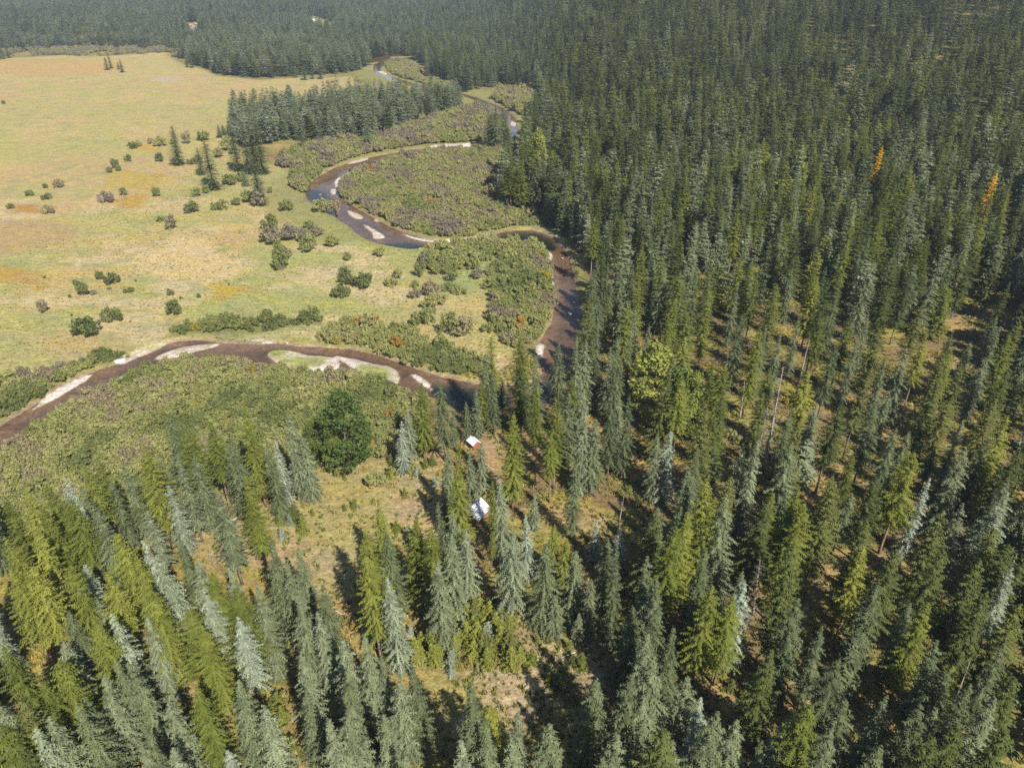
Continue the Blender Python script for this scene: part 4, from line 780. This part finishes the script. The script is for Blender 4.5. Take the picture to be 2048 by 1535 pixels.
# ------------------------------------------------------------------ cabin, shed, far house
def gable(x, y, rot, w, l, eave, ridge, over, wallm, roofm, name, label, cat, extras=True, seam=.45):
    zz = float(ground_z(x, y)); o = thing(name, label, cat, (x, y, zz - .1), (0, 0, rot)); hw, hl = w / 2, l / 2
    V = [(-hw, -hl, 0), (hw, -hl, 0), (hw, hl, 0), (-hw, hl, 0), (-hw, -hl, eave), (hw, -hl, eave), (hw, hl, eave), (-hw, hl, eave), (0, -hl, ridge - .12), (0, hl, ridge - .12)]
    link('wall', mesh_py('wall', V, [(0, 1, 5, 8, 4), (2, 3, 7, 9, 6), (1, 2, 6, 5), (3, 0, 4, 7)], wallm), o)
    sl_ = (ridge - eave) / hw; ex = hw + over; ez = ridge - sl_ * ex
    for sg in (-1, 1):
        parts = []
        b = [(0, -hl - over, ridge), (sg * ex, -hl - over, ez), (sg * ex, hl + over, ez), (0, hl + over, ridge)]
        parts.append((b + [(p[0], p[1], p[2] - .09) for p in b], [(0, 1, 2, 3), (7, 6, 5, 4), (0, 4, 5, 1), (1, 5, 6, 2), (2, 6, 7, 3), (3, 7, 4, 0)]))
        k = -hl - over + .15
        while k < hl + over - .1:
            parts.append(tube([(sg * .05, k, ridge + .015), (sg * (ex - .03), k, ez + .03)], [.025, .025], 4)); k += seam
        link('roof_panel', mesh_py('roof_panel', *join(parts), roofm), o)
    link('ridge_cap', mesh_py('ridge_cap', *tube([(0, -hl - over - .02, ridge + .02), (0, hl + over + .02, ridge + .02)], [.09, .09], 6), roofm), o)
    if extras:
        d = link('door', mesh_py('door', *box(-.45, .45, -hl - .06, -hl - .003, .1, 2.0), M['dark']), o); link('handle', mesh_py('handle', *box(.3, .36, -hl - .12, -hl - .062, 1.0, 1.1), M['flue']), d)
        for sy in (-.3, .3):
            wn = link('window', mesh_py('window', *box(hw + .003, hw + .06, sy * l - .5, sy * l + .5, 1.0, 1.9), M['whitewall']), o); link('pane', mesh_py('pane', *box(hw + .062, hw + .07, sy * l - .42, sy * l + .42, 1.08, 1.82), M['glass']), wn)
    return o
cx_, cy_ = CABIN
cab = gable(cx_, cy_, R(-30), 4.2, 4.6, 2.3, 3.9, .55, M['logwall'], M['metalroof'], 'cabin', 'small cabin with pale metal gable roof and reddish walls under tall conifers', 'cabin')
V, Fc = tube([(.55, 1.1, 3.0), (.55, 1.1, 4.5)], [.14, .14], 8); ch = link('chimney', mesh_py('chimney', V, Fc, M['flue'], True), cab)
link('cap', mesh_py('cap', *tube([(.55, 1.1, 4.52), (.55, 1.1, 4.58), (.55, 1.1, 4.72)], [.24, .24, .03], 8), M['flue']), ch)
sx_, sy_ = hit(948, 893)
gable(sx_, sy_, R(35), 2.2, 2.8, 2.0, 2.8, .3, M['logwall'], M['metalroof'], 'shed', 'tiny white-roofed shed half hidden behind a spruce near the river', 'shed', False)
fx_, fy_ = hit(625, 46)
fh = gable(fx_, fy_, R(84), 12, 22, 4.5, 8.5, .8, M['whitewall'], M['metalroof'], 'farmhouse', 'distant long white house with green lawn among far conifers', 'house', False, 2.)
for k in range(5):
    wn = link('window', mesh_py('window', *box(-6.06, -6.003, -9 + k * 4, -7.4 + k * 4, 1.2, 2.8), M['dark']), fh); link('pane', mesh_py('pane', *box(-6.09, -6.063, -8.8 + k * 4, -7.6 + k * 4, 1.4, 2.6), M['glass']), wn)
for px, py, rz, lab in ((379, 54, .2, 'low pale-roofed outbuilding beside the far bare gravel yard'), (391, 51, 0, 'small white-roofed outbuilding at the back of the far gravel yard')):
    a_, b_ = hit(px, py); gable(a_, b_, rz, 9, 7, 3, 4.4, .6, M['logwall'], M['metalroof'], 'outbuilding', lab, 'outbuilding', False, 2.)

# pole frame, fallen logs, tarp, stones
X0, Y0 = hit(796, 1307); X1, Y1 = hit(817, 1307); zz = float(ground_z(X0, Y0)); fr = thing('pole_frame', 'pale bleached pole frame standing in the grass by the sapling patch', 'frame', (X0, Y0, zz), (0, 0, math.atan2(Y1 - Y0, X1 - X0)))
wl = math.hypot(X1 - X0, Y1 - Y0)
for q in (0, wl): link('post', mesh_py('post', *tube([(q, 0, -.2), (q, 0, .7), (q + .02, 0, 1.55)], [.09, .085, .08], 7), M['palewood'], True), fr)
link('rail', mesh_py('rail', *tube([(-.15, .1, 1.52), (wl / 2, .1, 1.55), (wl + .15, .1, 1.5)], [.08, .085, .075], 7), M['palewood'], True), fr)
LOGS = [((680, 1010), "1220,922,1320,882 1320,882,1400,850 1420,842,1490,822 1255,822,1310,866 1160,850,1175,890 330,915,345,905 0,660,30,630"), ((680, 505), "1690,1190,1750,1230 1700,1380,1750,1440 1640,1180,1690,1200 1450,1060,1490,1075 840,1230,900,1270"), ((0, 1010), "1340,95,1400,70 1960,615,2005,640 1680,1500,1700,1440 1030,1050,1060,1060 1140,150,1280,140"), ((1348, 1010), "250,700,300,720 520,720,580,700 940,180,960,240 300,1140,360,1180 690,460,720,480"), ((1348, 505), "990,1270,1080,1275 1400,260,1440,270 1620,370,1800,380 780,1390,830,1395 1540,1200,1570,1210")]
def lwhere(px, py):
    return 'in the mown strip by the sapling patch' if 1050 < px < 1200 and py > 1200 else 'in the grassy clearing' if px < 960 else 'on the forest floor beyond the track'
for (ox, oy), s in LOGS:
    for it in s.split():
        a_, b_, c_, d_ = [float(q) for q in it.split(',')]; p0 = hit(ox + a_ * K, oy + b_ * K); p1 = hit(ox + c_ * K, oy + d_ * K); z0, z1 = float(ground_z(*p0)), float(ground_z(*p1))
        L_ = math.hypot(p1[0] - p0[0], p1[1] - p0[1]); rr = .09 + .02 * random.random() + .004 * L_; n = 5
        V, Fc = tube([((p1[0] - p0[0]) * q / n, (p1[1] - p0[1]) * q / n, (z1 - z0) * q / n + rr * .8 + random.uniform(-.02, .03)) for q in range(n + 1)], [rr * (1.1 - .45 * q / n) for q in range(n + 1)], 7)
        V2, F2 = tube([tuple(V[14]), (V[14][0] + .3, V[14][1] + .2, V[14][2] + .5)], [.04, .015], 4)
        o = link('fallen_log', mesh_py('fallen_log', *join([(V, Fc), (V2, F2)]), M['palewood'] if random.random() < .6 else M['deadwood'], True), None, (p0[0], p0[1], z0))
        w = lwhere(ox + a_ * K, oy + b_ * K); tag(o, f"bleached fallen log lying {w}", 'log', 'fallen logs ' + w)
X0, Y0 = hit(238, 720); zz = WATER_Z; g = np.linspace(-1, 1, 13); V = []; Fc = []
for j, v in enumerate(g):
    for i, u in enumerate(g):
        e = max(abs(u), abs(v)); V.append((u * 1.9 * (1 - .35 * abs(v)) + .3 * v, v * .8, .40 * (1 - e ** 3) + .12 * math.sin(u * 5 + v * 3) * (1 - e) + .45 + .22 * v))
for j in range(12):
    for i in range(12): Fc.append((j * 13 + i, j * 13 + i + 1, j * 13 + i + 14, j * 13 + i + 13))
me = mesh_py('tarp', V, Fc, M['tarp'], True); o = link('tarp', me, None, (X0, Y0, zz), (0, 0, R(12))); md = o.modifiers.new('thick', 'SOLIDIFY'); md.thickness = .04
tag(o, 'bluish-white tarp draped over the cut riverbank beside the meadow', 'tarp')
def rock_mesh(seed):
    r = random.Random(seed); V = []; Fc = []; nu, nv = 9, 6
    for j in range(nv):
        ph = math.pi * (j + .5) / nv - math.pi / 2
        for i in range(nu):
            th = 6.283 * i / nu; q = r.uniform(.8, 1.15); V.append((math.cos(th) * math.cos(ph) * q, math.sin(th) * math.cos(ph) * .8 * q, math.sin(ph) * .6 * q))
    for j in range(nv - 1):
        for i in range(nu): Fc.append((j * nu + i, j * nu + (i + 1) % nu, (j + 1) * nu + (i + 1) % nu, (j + 1) * nu + i))
    Fc.append(tuple(range(nu))[::-1]); Fc.append(tuple((nv - 1) * nu + i for i in range(nu))); return mesh_py('boulder', V, Fc, M['rock'], True)
RK = [rock_mesh(i) for i in range(4)]
for px, py, s in ((1140, 625, .9), (1118, 478, 1.0), (1111, 474, .7), (1122, 484, .6), (1125, 515, .6), (1148, 602, .5), (745, 690, .6), (735, 696, .5), (784, 712, .4), (758, 698, .5), (575, 688, .7), (840, 500, .5)):
    X0, Y0 = hit(px, py, WATER_Z); o = link('boulder', random.choice(RK), None, (X0, Y0, max(float(ground_z(X0, Y0)), WATER_Z - .25) + .1), (0, 0, random.uniform(0, 6))); o.scale = (s, s, s)
    w = 'at the foot of the shaded forest bank' if px > 1000 else 'in the shallows near the gravel island'
    tag(o, f"pale boulder {w}", 'boulder', 'boulders ' + w)

# ------------------------------------------------------------------ haze
V, Fc = box(-6000, 4800, -400, 7200, -25, 345); m, t = mat('air'); p = N(t, 'VolumePrincipled', Density=.00009); p.inputs['Color'].default_value = (.72, .85, 1, 1)
t.links.new(p.outputs[0], N(t, 'OutputMaterial').inputs['Volume'])
HAZE = True
if HAZE: tag(link('haze', mesh_py('haze', V, Fc, m)), 'thin bluish haze over the far forest', kind='stuff')
print('COUNT single', int(single.sum()), {k: sum(1 for i in np.nonzero(single)[0] if allt[i][2] == k) for k in CAP}, 'mass', len(allt) - int(single.sum()), 'max hill', float(GZ.max()))
